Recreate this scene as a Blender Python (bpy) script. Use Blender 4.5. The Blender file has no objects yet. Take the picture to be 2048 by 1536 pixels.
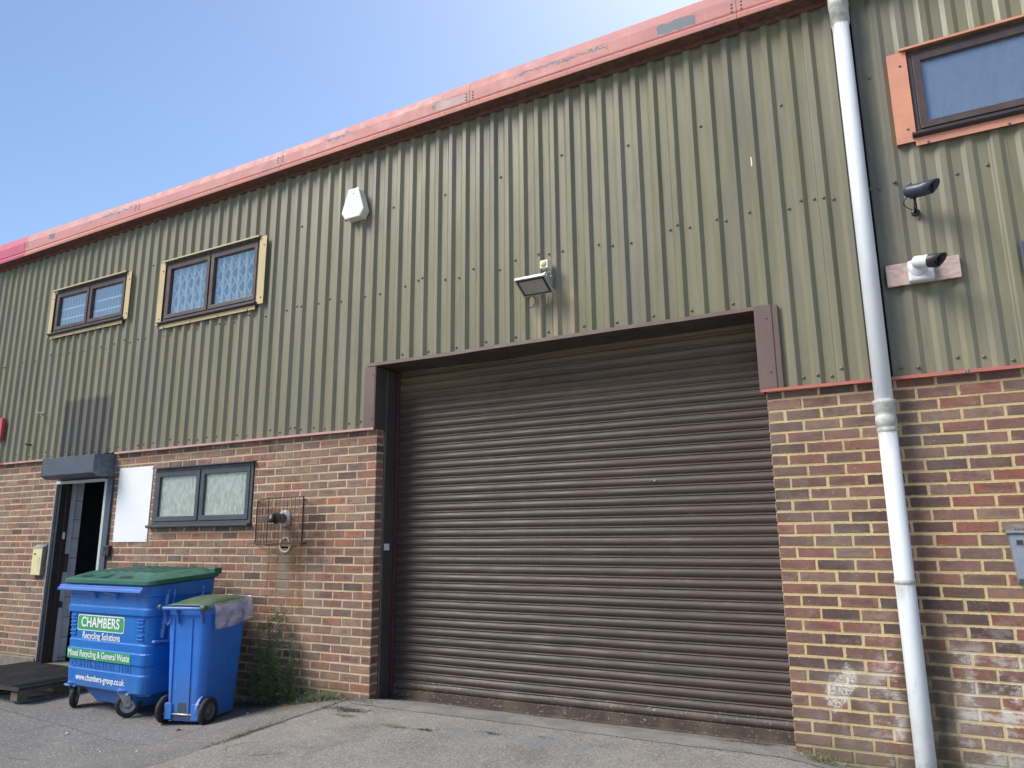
import bpy, bmesh, math, random
from mathutils import Vector, Matrix, noise as mnoise
R = math.radians
random.seed(7)
scn = bpy.context.scene
col = scn.collection

# ------------------------------------------------------------------ camera
cd = bpy.data.cameras.new("camera"); cam = bpy.data.objects.new("camera", cd); col.objects.link(cam)
X = Vector((0.88194002, -0.10434635, -0.45966687))      # world axes seen from the camera (x right, y down, z forward)
Y = Vector((0.47129086, 0.17830934, 0.86376542))
Z = Vector((-0.00816788, -0.97842609, 0.20643563))
right = Vector((X[0], Y[0], Z[0])); down = Vector((X[1], Y[1], Z[1])); fwd = Vector((X[2], Y[2], Z[2]))
M = Matrix((right, -down, -fwd)).transposed().to_4x4()
M.translation = Vector((0, -5.1358, 1.31))
cam.matrix_world = M
cd.sensor_width = 36; cd.lens = 36 * 1451.14 / 2048; cd.clip_start = 0.05; cd.clip_end = 2000
scn.camera = cam

# ------------------------------------------------------------------ world, sun, exposure
SUN_EL, SUN_AZ = 54.0, -1.0          # azimuth measured from +y (behind the building) towards +x
w = bpy.data.worlds.new("World"); scn.world = w; w.use_nodes = True
nt = w.node_tree; nt.nodes.clear()
out = nt.nodes.new("ShaderNodeOutputWorld")
sky = nt.nodes.new("ShaderNodeTexSky"); sky.sky_type = 'NISHITA'; sky.sun_disc = False
sky.sun_elevation = R(SUN_EL); sky.sun_rotation = R(SUN_AZ); sky.air_density = 1.0; sky.dust_density = 0.6; sky.ozone_density = 2.6
bg = nt.nodes.new("ShaderNodeBackground"); bg.inputs[1].default_value = 0.145
nt.links.new(sky.outputs[0], bg.inputs[0])
# bright sky patch, added out of view to light facade and shade eaves
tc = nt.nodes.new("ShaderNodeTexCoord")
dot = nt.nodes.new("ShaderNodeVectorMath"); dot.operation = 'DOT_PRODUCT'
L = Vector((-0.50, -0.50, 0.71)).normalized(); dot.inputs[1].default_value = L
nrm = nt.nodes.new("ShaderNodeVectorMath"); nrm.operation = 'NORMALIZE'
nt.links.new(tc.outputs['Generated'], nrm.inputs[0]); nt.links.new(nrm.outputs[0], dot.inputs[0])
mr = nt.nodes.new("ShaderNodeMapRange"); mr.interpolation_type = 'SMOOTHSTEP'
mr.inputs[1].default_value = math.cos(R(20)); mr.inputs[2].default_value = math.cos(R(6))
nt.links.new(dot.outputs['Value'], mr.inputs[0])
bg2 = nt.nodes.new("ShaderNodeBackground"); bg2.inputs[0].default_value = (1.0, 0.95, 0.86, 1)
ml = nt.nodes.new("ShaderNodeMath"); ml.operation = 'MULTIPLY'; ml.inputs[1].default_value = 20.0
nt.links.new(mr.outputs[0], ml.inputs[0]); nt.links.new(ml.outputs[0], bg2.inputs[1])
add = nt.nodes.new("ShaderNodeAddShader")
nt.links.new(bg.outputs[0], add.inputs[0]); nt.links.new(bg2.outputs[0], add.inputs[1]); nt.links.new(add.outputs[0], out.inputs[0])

sd = bpy.data.lights.new("sun", 'SUN'); sd.energy = 3.0; sd.angle = R(0.5); sd.color = (1, 0.96, 0.9)
sun = bpy.data.objects.new("sun", sd); col.objects.link(sun)
sv = Vector((math.sin(R(SUN_AZ)) * math.cos(R(SUN_EL)), math.cos(R(SUN_AZ)) * math.cos(R(SUN_EL)), math.sin(R(SUN_EL))))
sun.rotation_euler = (-sv).to_track_quat('-Z', 'Y').to_euler()
scn.view_settings.view_transform = 'Standard'; scn.view_settings.look = 'None'
scn.view_settings.exposure = 0.38; scn.view_settings.gamma = 1.0

# ------------------------------------------------------------------ material helpers
class NT:
    def __init__(s, name):
        s.m = bpy.data.materials.new(name); s.m.use_nodes = True
        s.t = s.m.node_tree; s.b = s.t.nodes["Principled BSDF"]; s.n = s.t.nodes
        s.tc = s.n.new("ShaderNodeTexCoord")
        s.obj = s.tc.outputs['Object']; s.out = s.n["Material Output"]
    def link(s, a, b): s.t.links.new(a, b)
    def setv(s, inp, v):
        if isinstance(v, bpy.types.NodeSocket): s.link(v, inp)
        elif v is not None:
            if hasattr(inp.default_value, '__len__') and not hasattr(v, '__len__'): v = (v, v, v)
            if hasattr(inp.default_value, '__len__') and len(inp.default_value) == 4 and len(v) == 3: v = (*v, 1)
            inp.default_value = v
    def map(s, scale=(1, 1, 1), loc=(0, 0, 0), src=None):
        n = s.n.new("ShaderNodeMapping"); n.inputs['Scale'].default_value = scale; n.inputs['Location'].default_value = loc
        s.link(src or s.obj, n.inputs[0]); return n.outputs[0]
    def noise(s, scale, detail=4, rough=.55, vec=None, dist=0.0):
        n = s.n.new("ShaderNodeTexNoise"); n.inputs['Scale'].default_value = scale; n.inputs['Detail'].default_value = detail
        n.inputs['Roughness'].default_value = rough; n.inputs['Distortion'].default_value = dist
        s.link(vec or s.obj, n.inputs['Vector']); return n.outputs['Fac']
    def voro(s, scale, vec=None, feat='F1', out='Distance', rand=1.0):
        n = s.n.new("ShaderNodeTexVoronoi"); n.feature = feat; n.inputs['Scale'].default_value = scale
        n.inputs['Randomness'].default_value = rand
        s.link(vec or s.obj, n.inputs['Vector']); return n.outputs[out]
    def ramp(s, v, a, b, c=0., d=1., smooth=True):
        n = s.n.new("ShaderNodeMapRange"); n.interpolation_type = 'SMOOTHSTEP' if smooth else 'LINEAR'
        s.setv(n.inputs[0], v)
        for i, x in enumerate((a, b, c, d)): n.inputs[i + 1].default_value = x
        return n.outputs[0]
    def math(s, op, a, b=0.0, c=None):
        n = s.n.new("ShaderNodeMath"); n.operation = op
        s.setv(n.inputs[0], a); s.setv(n.inputs[1], b)
        if c is not None: s.setv(n.inputs[2], c)
        return n.outputs[0]
    def mix(s, f, a, b, mode='MIX'):
        n = s.n.new("ShaderNodeMix"); n.data_type = 'RGBA'; n.blend_type = mode
        s.setv(n.inputs[0], f); s.setv(n.inputs[6], a); s.setv(n.inputs[7], b); return n.outputs[2]
    def xyz(s, vec=None):
        n = s.n.new("ShaderNodeSeparateXYZ"); s.link(vec or s.obj, n.inputs[0]); return n.outputs
    def between(s, v, a, b, f):
        return s.math('MULTIPLY', s.ramp(v, a - f, a + f), s.ramp(v, b - f, b + f, 1, 0))
    def box(s, x0, x1, z0, z1, f=.03, wob=.0, ws=6):
        o = s.xyz()
        x, z = o[0], o[2]
        if wob:
            nn = s.noise(ws, 4)
            k = s.math('MULTIPLY_ADD', nn, wob, -wob / 2); x = s.math('ADD', x, k)
            nn = s.noise(ws, 4, vec=s.map(loc=(7, 3, 5))); k = s.math('MULTIPLY_ADD', nn, wob, -wob / 2); z = s.math('ADD', z, k)
        return s.math('MULTIPLY', s.between(x, x0, x1, f), s.between(z, z0, z1, f))
    def attr(s, name):
        n = s.n.new("ShaderNodeAttribute"); n.attribute_name = name; return n.outputs['Color']
    def bump(s, h, strength=.3, dist=.01):
        n = s.n.new("ShaderNodeBump"); n.inputs['Strength'].default_value = strength; n.inputs['Distance'].default_value = dist
        s.link(h, n.inputs['Height']); s.link(n.outputs[0], s.b.inputs['Normal']); return n
    def fin(s, color=None, rough=None, metal=None, spec=None):
        s.setv(s.b.inputs['Base Color'], color); s.setv(s.b.inputs['Roughness'], rough)
        s.setv(s.b.inputs['Metallic'], metal); s.setv(s.b.inputs['Specular IOR Level'], spec)
        return s.m

def simple(name, c1, c2=None, scale=8, rough=.5, metal=0, bump=.1, spec=.5, fine=60, stretch=(1, 1, 1), dist=.003):
    n = NT(name); c2 = c2 or tuple(x * .75 for x in c1)
    v = n.map(stretch)
    a = n.ramp(n.noise(scale, 6, .6, v), .35, .68)
    c = n.mix(a, c1, c2)
    f = n.noise(fine, 3, .6, v)
    c = n.mix(n.ramp(f, .55, .8, 0, .25), c, tuple(x * .6 for x in c1))
    if bump: n.bump(n.math('ADD', f, n.math('MULTIPLY', n.noise(scale, 3), 1.0)), bump, dist)
    return n.fin(c, n.ramp(n.noise(scale * 1.7, 4), .3, .7, rough - .08, rough + .1), metal, spec)

def mk_bin(name, c1, c2, rough):
    n = NT(name); o = n.xyz()
    c = n.mix(n.ramp(n.noise(3, 5, .6), .35, .68), c1, c2)
    sc = n.ramp(n.noise(26, 6, .75, n.map((1, 1, .22))), .60, .68, 0, .5)
    c = n.mix(sc, c, tuple(min(1, x * 1.3 + .09) for x in c1))
    c = n.mix(n.ramp(n.noise(18, 6, .75, n.map((.3, 1, 1.6), (2, 2, 2))), .64, .70, 0, .4), c, tuple(min(1, x + .13) for x in c1))
    d = n.math('MULTIPLY', n.ramp(o[2], .02, .55, 1, 0), n.ramp(n.noise(6, 6, .7), .35, .7, .05, .6))
    c = n.mix(d, c, (.12, .135, .16))
    c = n.mix(n.math('MULTIPLY', n.ramp(o[2], .75, 1.1), n.ramp(n.noise(5, 6, .7, n.map((1, 1, .3))), .48, .7, 0, .35)), c, (.16, .22, .33))
    n.bump(n.math('ADD', n.noise(3, 3), n.math('MULTIPLY', n.noise(90, 3), .12)), .25, .01)
    return n.fin(c, n.ramp(n.noise(10, 5), .3, .7, rough - .04, rough + .18), 0, .45)

# ---- painted profiled cladding
def mk_cladding():
    n = NT("faded_olive_cladding")
    v = n.map((1, 1, .12)); v2 = n.map((1, 1, .035))
    c = n.mix(n.ramp(n.noise(3.2, 6, .6, v), .35, .7), (.158, .148, .075), (.205, .188, .122))
    c = n.mix(n.ramp(n.noise(26, 4, .6, v2), .42, .72, 0, .5), c, (.20, .19, .165))
    c = n.mix(n.ramp(n.noise(1.3, 5, .6, n.map((1, 1, .5), (4, 0, 2))), .5, .72, 0, .7), c, (.150, .145, .125))
    c = n.mix(n.ramp(n.noise(9, 6, .7, n.map((1, 1, .25), (9, 1, 1))), .6, .75, 0, .4), c, (.25, .20, .125))
    c = n.mix(n.ramp(n.noise(45, 4, .7, n.map((1, 1, .5))), .66, .76, 0, .5), c, (.09, .09, .075))
    ln_ = n.math('MULTIPLY', n.ramp(n.noise(34, 3, .6, n.map((1, 1, .02), (2, 0, 3))), .60, .68, 0, .8), n.ramp(n.noise(2.2, 5, .65, n.map((1, 1, .7), (8, 0, 1))), .46, .62))
    c = n.mix(ln_, c, (.085, .08, .072))
    right = n.math('MULTIPLY', n.ramp(n.xyz()[0], -1.0, .4, 0, .6), n.ramp(n.noise(4, 6, .65, n.map((1, 1, .35), (1, 5, 9))), .42, .65))
    c = n.mix(right, c, (.165, .158, .125))
    gr_ = n.math('MULTIPLY', n.ramp(n.noise(1.7, 6, .65, n.map((1, 1, .28), (3, 9, 5))), .45, .66), n.ramp(n.noise(15, 4, .65, n.map((1, 1, .05), (1, 1, 1))), .38, .62, .25, 1))
    c = n.mix(n.math('MULTIPLY', gr_, .55), c, (.105, .098, .082))
    fl = n.math('FLOOR', n.math('MULTIPLY', n.math('ADD', n.xyz()[0], .31), 1 / 1.02))
    wn = n.n.new("ShaderNodeTexWhiteNoise"); wn.noise_dimensions = '1D'; n.link(fl, wn.inputs['W'])
    c = n.mix(n.math('MULTIPLY', wn.outputs['Value'], .28), c, (.235, .215, .15))
    fr = n.math('FRACT', n.math('MULTIPLY', n.math('ADD', n.xyz()[0], .31), 1 / 1.02))
    c = n.mix(n.ramp(fr, .0, .012, .7, 0), c, (.06, .058, .05))
    # mottled darker band close to the downpipe, on its right
    o = n.xyz()
    g = n.math('MULTIPLY', n.between(o[0], -.02, .16, .06), n.ramp(n.noise(3, 5, .6, n.map((1, 1, .4))), .3, .7, .15, .8))
    c = n.mix(g, c, (.075, .08, .075))
    # dark streaked stain above the entrance where a sign once hung
    soot = n.box(-8.88, -7.96, 2.2, 2.97, .03, .09, 7)
    soot = n.math('MULTIPLY', soot, n.ramp(n.noise(8, 5, .6, v), .25, .7, .6, .95))
    c = n.mix(soot, c, (.075, .068, .066))
    # tan streaks beneath the floodlight
    tan = n.math('MULTIPLY', n.box(-2.5, -2.15, 2.75, 3.25, .06, .1, 5), n.ramp(n.noise(20, 4, .6, v2), .4, .65, 0, .7))
    c = n.mix(tan, c, (.36, .27, .16))
    # bird droppings
    c = n.mix(n.box(-.728, -.720, 3.94, 4.01, .002, .008, 30), c, (.75, .75, .72))
    dr = n.voro(1.1, n.map((1.0, 1, .35), (3.3, 0, 1.7)))
    c = n.mix(n.ramp(dr, .022, .03, .8, 0), c, (.7, .7, .66))
    n.bump(n.noise(5, 3, .5, n.map((1, 1, .25))), .25, .01)
    return n.fin(c, n.ramp(n.noise(12, 5, .6, v), .3, .7, .38, .58), 0, .5)

def mk_brick(name, tint=1.0, eff=0.0):
    n = NT(name)
    c = n.attr("Col")
    ls = n.n.new("ShaderNodeSeparateColor"); n.link(n.attr("Loc"), ls.inputs[0])
    u, v_, hl = (n.math('MULTIPLY', q, .25) for q in ls.outputs[:3])
    du = n.math('SUBTRACT', hl, n.math('ABSOLUTE', n.math('SUBTRACT', u, .125))); dv = n.math('SUBTRACT', .031, n.math('ABSOLUTE', n.math('SUBTRACT', v_, .125)))
    de = n.math('MINIMUM', du, dv)
    n1 = n.noise(11, 6, .65, dist=.5)
    # kiln-burnt heart, paler rim
    core = n.math('MULTIPLY', n.ramp(n.math('ADD', de, n.math('MULTIPLY_ADD', n.noise(17, 4, .6), .03, -.015)), .008, .024), n.ramp(n.noise(4.5, 3, .5, n.map((1, 1, 2), (6, 2, 6))), .48, .62, 0, .6))
    c = n.mix(core, c, (.088, .062, .06))
    c = n.mix(n.ramp(n1, .40, .72, 0, .5), c, (.105, .065, .055))
    c = n.mix(n.ramp(n.noise(8, 5, .65, n.map(loc=(5, 5, 5))), .52, .75, 0, .5), c, (.33, .225, .165))
    c = n.mix(n.ramp(n.noise(130, 3, .7), .58, .74, 0, .5), c, (.40, .32, .26))
    c = n.mix(n.ramp(n.noise(170, 2, .7, n.map(loc=(3, 1, 2))), .60, .76, 0, .55), c, (.045, .035, .035))
    c = n.mix(n.ramp(n.voro(14), .035, .05, .75, 0), c, (.62, .56, .48))
    # mortar smeared over ragged arrises
    sm = n.ramp(n.math('ADD', de, n.math('MULTIPLY_ADD', n.noise(38, 6, .75), -.020, .0095)), .0008, .0026, 1, 0)
    c = n.mix(n.math('MULTIPLY', sm, .85), c, n.mix(n.ramp(n.xyz()[0], -2.5, -2.4), (.47, .38, .26), (.55, .43, .23)))
    c = n.mix(n.math('MULTIPLY', n.ramp(n.noise(2.1, 6, .65, n.map(loc=(2, 7, 4))), .42, .68), .32), c, (.30, .245, .20))
    c = wallstains(n, c)
    h = n.math('ADD', n.math('MULTIPLY', n.noise(60, 5, .7), 1.0), n.math('MULTIPLY', n.noise(300, 2), .5))
    n.bump(h, .75, .004)
    return n.fin(c, n.ramp(n1, .3, .7, .75, .92), 0, .3)

def wallstains(n, c):
    o = n.xyz()
    # rust runs under the flue guard
    rust = n.box(-5.42, -4.88, .62, 1.28, .08, .14, 4)
    rust = n.math('MULTIPLY', rust, n.ramp(n.noise(9, 6, .6, n.map((1, 1, .15))), .4, .68, 0, .85))
    c = n.mix(rust, c, (.19, .085, .035))
    grey = n.math('MULTIPLY', n.box(-5.24, -5.08, .8, 1.4, .05, .1, 6), .6)
    c = n.mix(grey, c, (.25, .21, .165))
    # lime bloom on the right hand wall low down around the downpipe
    nn = n.noise(5.5, 7, .7, n.map((1, 1, 1.6)))
    a = n.math('MULTIPLY', n.math('MULTIPLY', n.between(o[0], -.28, .62, .14), n.ramp(o[2], .35, .95, 1, 0)), n.ramp(nn, .47, .62))
    gap = n.between(o[0], -.13, .14, .03)
    a = n.math('MULTIPLY', a, n.math('SUBTRACT', 1.0, gap))
    c = n.mix(n.math('MULTIPLY', a, .8), c, (.58, .56, .52))
    # soft overall bloom at the foot
    b = n.math('MULTIPLY', n.math('MULTIPLY', n.ramp(o[0], -.8, -.5), n.ramp(o[2], .1, .75, 1, 0)), n.ramp(n.noise(3, 5), .4, .65, 0, .4))
    c = n.mix(b, c, (.40, .36, .33))
    # splatter of white plaster
    dx = n.math('SUBTRACT', o[0], -.46); dz = n.math('SUBTRACT', o[2], .385)
    dx = n.math('SUBTRACT', dx, n.math('MULTIPLY', dz, .35))
    r = n.math('SQRT', n.math('ADD', n.math('MULTIPLY', n.math('POWER', dx, 2), 1.9), n.math('MULTIPLY', n.math('POWER', dz, 2), .75)))
    r = n.math('ADD', r, n.math('MULTIPLY_ADD', n.noise(9, 7, .72), .26, -.13))
    sp = n.math('MULTIPLY', n.ramp(r, .085, .125, 1, 0), n.ramp(n.noise(75, 5, .75), .40, .56, .1, 1))
    c = n.mix(n.math('MULTIPLY', sp, .85), c, (.62, .6, .54))
    # damp green algae at the very foot and beside the pipe
    al = n.math('MULTIPLY', n.ramp(o[2], -.05, .17, 1, 0), n.ramp(n.noise(6, 5), .3, .6, .35, .9))
    c = n.mix(n.math('MULTIPLY', al, .75), c, (.10, .092, .058))
    al2 = n.math('MULTIPLY', n.math('MULTIPLY', gap, n.ramp(o[2], .5, 1.0, 1, 0)), n.ramp(n.noise(9, 5), .3, .65, .2, .9))
    c = n.mix(al2, c, (.075, .068, .045))
    return c

def mk_mortar(name, c1, c2):
    n = NT(name)
    c = n.mix(n.ramp(n.noise(5, 6, .65), .35, .68), c1, c2)
    c = n.mix(n.ramp(n.noise(2.3, 6, .7, n.map(loc=(1, 4, 4))), .45, .72, 0, .55), c, tuple(x * .6 for x in c1))
    c = n.mix(n.ramp(n.noise(60, 5, .7), .50, .72, 0, .5), c, tuple(x * .45 for x in c1))
    c = wallstains(n, c)
    n.bump(n.noise(120, 5, .7), .6, .004)
    return n.fin(c, .95, 0, .2)

def mk_ground():
    n = NT("worn_concrete_ground")
    o = n.xyz(); x, y = o[0], o[1]
    # slab tone: left yard darker, ramp warmer, strip at the shutter paler and bluer
    wob = n.math('MULTIPLY_ADD', n.noise(3.5, 6, .6), .08, -.04)
    left = n.ramp(n.math('ADD', x, n.math('MULTIPLY_ADD', n.noise(3.5, 7, .72), .16, -.08)), -4.30, -4.24, 1, 0)
    yy = n.math('ADD', y, n.math('MULTIPLY', wob, .7))
    strip = n.math('MULTIPLY', n.ramp(yy, -.19, -.17), n.ramp(x, -4.2, -4.0))
    c = n.mix(n.ramp(n.noise(1.6, 6, .6), .35, .68), (.262, .245, .226), (.195, .184, .174))
    c = n.mix(left, c, n.mix(n.ramp(n.noise(1.3, 6, .6, n.map(loc=(3, 3, 3))), .35, .65), (.185, .177, .172), (.140, .136, .136)))
    c = n.mix(strip, c, n.mix(n.ramp(n.noise(4, 5), .35, .65), (.235, .226, .217), (.175, .17, .166)))
    # aggregate
    ag = n.math('MULTIPLY_ADD', strip, -.7, 1.0)
    cc = n.voro(105, out='Color'); s = n.n.new("ShaderNodeSeparateColor"); n.link(cc, s.inputs[0])
    c = n.mix(n.math('MULTIPLY', n.ramp(s.outputs[0], .75, .92, 0, .42), ag), c, (.50, .46, .41))
    c = n.mix(n.math('MULTIPLY', n.ramp(s.outputs[1], .75, .92, 0, .42), ag), c, (.085, .08, .078))
    c = n.mix(n.ramp(n.noise(330, 2, .7), .6, .72, 0, .35), c, (.48, .45, .40))
    # blotches: oil, damp, a bluish spill
    c = n.mix(n.ramp(n.noise(2.4, 6, .7, n.map(loc=(11, 2, 0))), .58, .72, 0, .5), c, (.10, .096, .095))
    c = n.mix(n.ramp(n.noise(14, 5, .7, n.map((1, 1.5, 1), (1, 6, 0))), .63, .7, 0, .6), c, (.07, .066, .062))
    c = n.mix(n.ramp(n.noise(1.1, 7, .72, n.map((1.4, .8, 1), (21, 8, 0))), .56, .66, 0, .42), c, (.12, .115, .11))
    c = n.mix(n.ramp(n.noise(3.2, 7, .75, n.map((1, 1, 1), (31, 2, 0))), .60, .70, 0, .4), c, (.34, .325, .30))
    ck = n.voro(.9, n.map((1, 1, 1), (2.3, .7, 0)), 'DISTANCE_TO_EDGE')
    ck = n.math('ADD', ck, n.math('MULTIPLY_ADD', n.noise(5, 6, .75), .06, -.03))
    c = n.mix(n.math('MULTIPLY', n.ramp(n.math('ABSOLUTE', ck), .001, .004, .75, 0), n.ramp(n.noise(.8, 3), .5, .6)), c, (.06, .055, .05))
    bx = n.math('MULTIPLY', n.between(x, -3.0, -1.9, .25), n.between(y, -.62, -.28, .1))
    c = n.mix(n.math('MULTIPLY', bx, n.ramp(n.noise(5, 5, .6), .42, .62, 0, .5)), c, (.17, .20, .24))
    # dirt gathered against the wall
    dw = n.math('MULTIPLY', n.ramp(y, -.22, .0), n.ramp(n.noise(7, 6, .7), .3, .65, .1, .85))
    dw = n.math('MULTIPLY', dw, n.math('SUBTRACT', 1.0, strip))
    c = n.mix(dw, c, (.085, .07, .052))
    # dark joint lines with soil
    def line(v, pos, wd):
        d = n.math('ABSOLUTE', n.math('SUBTRACT', v, pos)); return n.ramp(d, wd * .5, wd, 1, 0)
    wx = n.math('ADD', x, n.math('MULTIPLY_ADD', n.noise(3.5, 7, .72), .16, -.08))
    wy = n.math('ADD', y, n.math('MULTIPLY_ADD', n.noise(5, 6, .7), .035, -.018))
    j1 = n.math('MULTIPLY', n.math('MULTIPLY', line(wx, -4.27, .013), n.ramp(n.noise(9, 4), .35, .5, .3, .95)), n.ramp(y, -1.8, -1.3, .25, 1))
    j2 = n.math('MULTIPLY', line(wy, -.18, .007), n.ramp(x, -4.2, -4.0))
    wz = n.math('ADD', n.math('ADD', y, n.math('MULTIPLY', x, .10)), n.math('MULTIPLY_ADD', n.noise(4, 6, .7), .09, -.045))
    j3 = n.math('MULTIPLY', n.math('MULTIPLY', line(wz, -1.83, .006), left), .6)
    j = n.math('MAXIMUM', j1, n.math('MAXIMUM', j2, j3))
    c = n.mix(j, c, (.045, .04, .03))
    h = n.math('ADD', n.math('MULTIPLY', n.voro(105), -1.0), n.math('MULTIPLY', n.noise(240, 3), .8))
    h = n.math('MULTIPLY', h, ag); h = n.math('SUBTRACT', h, n.math('MULTIPLY', j, 3.0))
    h = n.math('ADD', h, n.math('MULTIPLY', n.noise(6, 4), 2.0))
    n.bump(h, .55, .006)
    return n.fin(c, .88, 0, .3)

def mk_fascia(name, c1, c2, rusty=1.0):
    n = NT(name); o = n.xyz()
    v = n.map((.4, 1, 3))
    c = n.mix(n.ramp(n.noise(4, 6, .6, v), .35, .68), c1, c2)
    c = n.mix(n.ramp(n.noise(30, 5, .7, n.map((1, 1, .25))), .55, .75, 0, .35), c, tuple(min(1, x * 1.35 + .04) for x in c1))
    c = n.mix(n.ramp(n.noise(2.0, 5, .6, n.map(loc=(4, 4, 4))), .5, .7, 0, .35), c, (.33, .2, .19))
    # flaked patches down to the grey primer
    if rusty:
        pk = n.math('MULTIPLY', n.ramp(n.noise(3.1, 5, .75, n.map((1, 1, 2.2), (2.4, 0, 1))), .640, .647), n.between(o[2], 5.17, 5.245, .01))
        line_ = n.math('MULTIPLY', n.ramp(n.noise(13, 5, .75, n.map((1, 1, 3))), .60, .62), n.between(o[2], 5.237, 5.247, .004))
        p1 = n.box(-1.33, -1.03, 5.155, 5.245, .004, .05, 14)
        p2 = n.box(-9.46, -9.32, 5.15, 5.225, .004, .09, 10)
        p3 = n.box(-3.42, -3.08, 5.145, 5.225, .006, .05, 12)
        p4 = n.box(-8.36, -7.78, 5.195, 5.228, .003, .17, 13)
        p5 = n.box(-4.75, -4.45, 5.205, 5.235, .003, .16, 15)
        p6 = n.box(-2.6, -1.75, 5.215, 5.232, .003, .13, 17)
        p4 = n.math('MAXIMUM', p4, n.math('MAXIMUM', p5, p6))
        m = n.math('MAXIMUM', p4, n.math('MAXIMUM', n.math('MAXIMUM', pk, line_), n.math('MAXIMUM', p1, p2)))
        c = n.mix(m, c, (.16, .18, .20))
        c = n.mix(n.math('MULTIPLY', p3, .6), c, (.40, .36, .35))
        # orange oxide on the lower lip
        ru = n.math('MULTIPLY', n.ramp(o[2], 5.115, 5.10), n.ramp(n.noise(7, 6, .7, n.map((1, 1, 1))), .38, .62, .15, .85))
        c = n.mix(n.math('MULTIPLY', ru, .7), c, (.58, .24, .13))
        rs = n.math('MULTIPLY', n.between(o[2], 5.07, 5.135, .01), n.ramp(n.noise(38, 5, .75), .58, .64, 0, .85))
        c = n.mix(rs, c, (.17, .06, .035))
    n.bump(n.noise(40, 4), .15, .003)
    return n.fin(c, n.ramp(n.noise(9, 4), .3, .7, .5, .7), 0, .35)

def mk_shutter():
    n = NT("brown_shutter_steel"); o = n.xyz()
    v = n.map((.25, 1, 6))
    c = n.mix(n.ramp(n.noise(3, 6, .6, v), .35, .7), (.068, .047, .039), (.052, .038, .033))
    # dusty brown film near the lintel
    d = n.math('MULTIPLY', n.ramp(o[2], 2.3, 2.75), n.ramp(n.noise(5, 5, .65, n.map((.15, 1, 4))), .3, .65, .1, .7))
    c = n.mix(d, c, (.175, .125, .075))
    c = n.mix(n.ramp(n.noise(6, 6, .7, n.map((.5, 1, 2), (3, 0, 0))), .56, .75, 0, .45), c, (.125, .108, .10))
    st = n.math('MULTIPLY', n.ramp(n.noise(4.5, 6, .7, n.map((2.2, 1, .22), (1, 1, 2))), .52, .68), n.ramp(n.noise(1.2, 4, .6, n.map(loc=(6, 6, 6))), .4, .6))
    c = n.mix(n.math('MULTIPLY', st, .12), c, (.13, .105, .09))
    c = n.mix(n.math('MULTIPLY', n.ramp(n.noise(2.0, 6, .7, n.map((.8, 1, 1.2), (9, 9, 1))), .55, .72), .5), c, (.04, .03, .027))
    c = n.mix(n.ramp(n.noise(60, 5, .8, n.map((.12, 1, 1.6), (4, 2, 8))), .69, .735, 0, .6), c, (.22, .19, .17))
    # scuffs and flecks
    c = n.mix(n.ramp(n.noise(95, 4, .75, n.map((.45, 1, 1))), .68, .73, 0, .6), c, (.32, .29, .27))
    low = n.ramp(o[2], 0.0, .25, 1, 0)
    c = n.mix(n.math('MULTIPLY', low, n.ramp(n.noise(45, 5, .75), .58, .66, 0, .8)), c, (.40, .37, .33))
    c = n.mix(n.math('MULTIPLY', low, n.ramp(n.noise(5, 5), .4, .7, 0, .5)), c, (.16, .12, .085))
    n.bump(n.noise(7, 4, .6, n.map((.4, 1, 2))), .18, .01)
    return n.fin(c, n.ramp(n.noise(14, 5, .6, v), .3, .7, .46, .66), 0, .42)

def mk_glass(name, refl=.5, tint=(.75, .85, .95), bumpy=0.0, sc=40, stretch=(1, 1, 1), body=None, bodyf=0.0):
    n = NT(name)
    gl = n.n.new("ShaderNodeBsdfGlossy"); gl.inputs['Color'].default_value = (*tint, 1); gl.inputs['Roughness'].default_value = .02 if not bumpy else .12
    tr = n.n.new("ShaderNodeBsdfTransparent"); tr.inputs[0].default_value = (.9, .95, .95, 1)
    lw = n.n.new("ShaderNodeLayerWeight"); lw.inputs[0].default_value = .35
    f = n.ramp(lw.outputs['Facing'], .2, .9, refl, min(1, refl + .4), False)
    mx = n.n.new("ShaderNodeMixShader"); n.link(f, mx.inputs[0]); n.link(tr.outputs[0], mx.inputs[1]); n.link(gl.outputs[0], mx.inputs[2])
    last = mx.outputs[0]
    if body:
        df = n.n.new("ShaderNodeBsdfDiffuse")
        n.link(n.mix(n.ramp(n.noise(sc * .7, 4, .7, n.map(stretch)), .3, .7), body, tuple(x * (.55 if bumpy > .3 else .8) for x in body)), df.inputs[0])
        m2 = n.n.new("ShaderNodeMixShader"); m2.inputs[0].default_value = bodyf
        n.link(last, m2.inputs[1]); n.link(df.outputs[0], m2.inputs[2]); last = m2.outputs[0]
    if bumpy:
        b = n.n.new("ShaderNodeBump"); b.inputs['Strength'].default_value = bumpy; b.inputs['Distance'].default_value = .01
        n.link(n.noise(sc, 3, .6, n.map(stretch)), b.inputs['Height']); n.link(b.outputs[0], gl.inputs['Normal'])
    n.link(last, n.out.inputs[0]); return n.m

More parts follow.
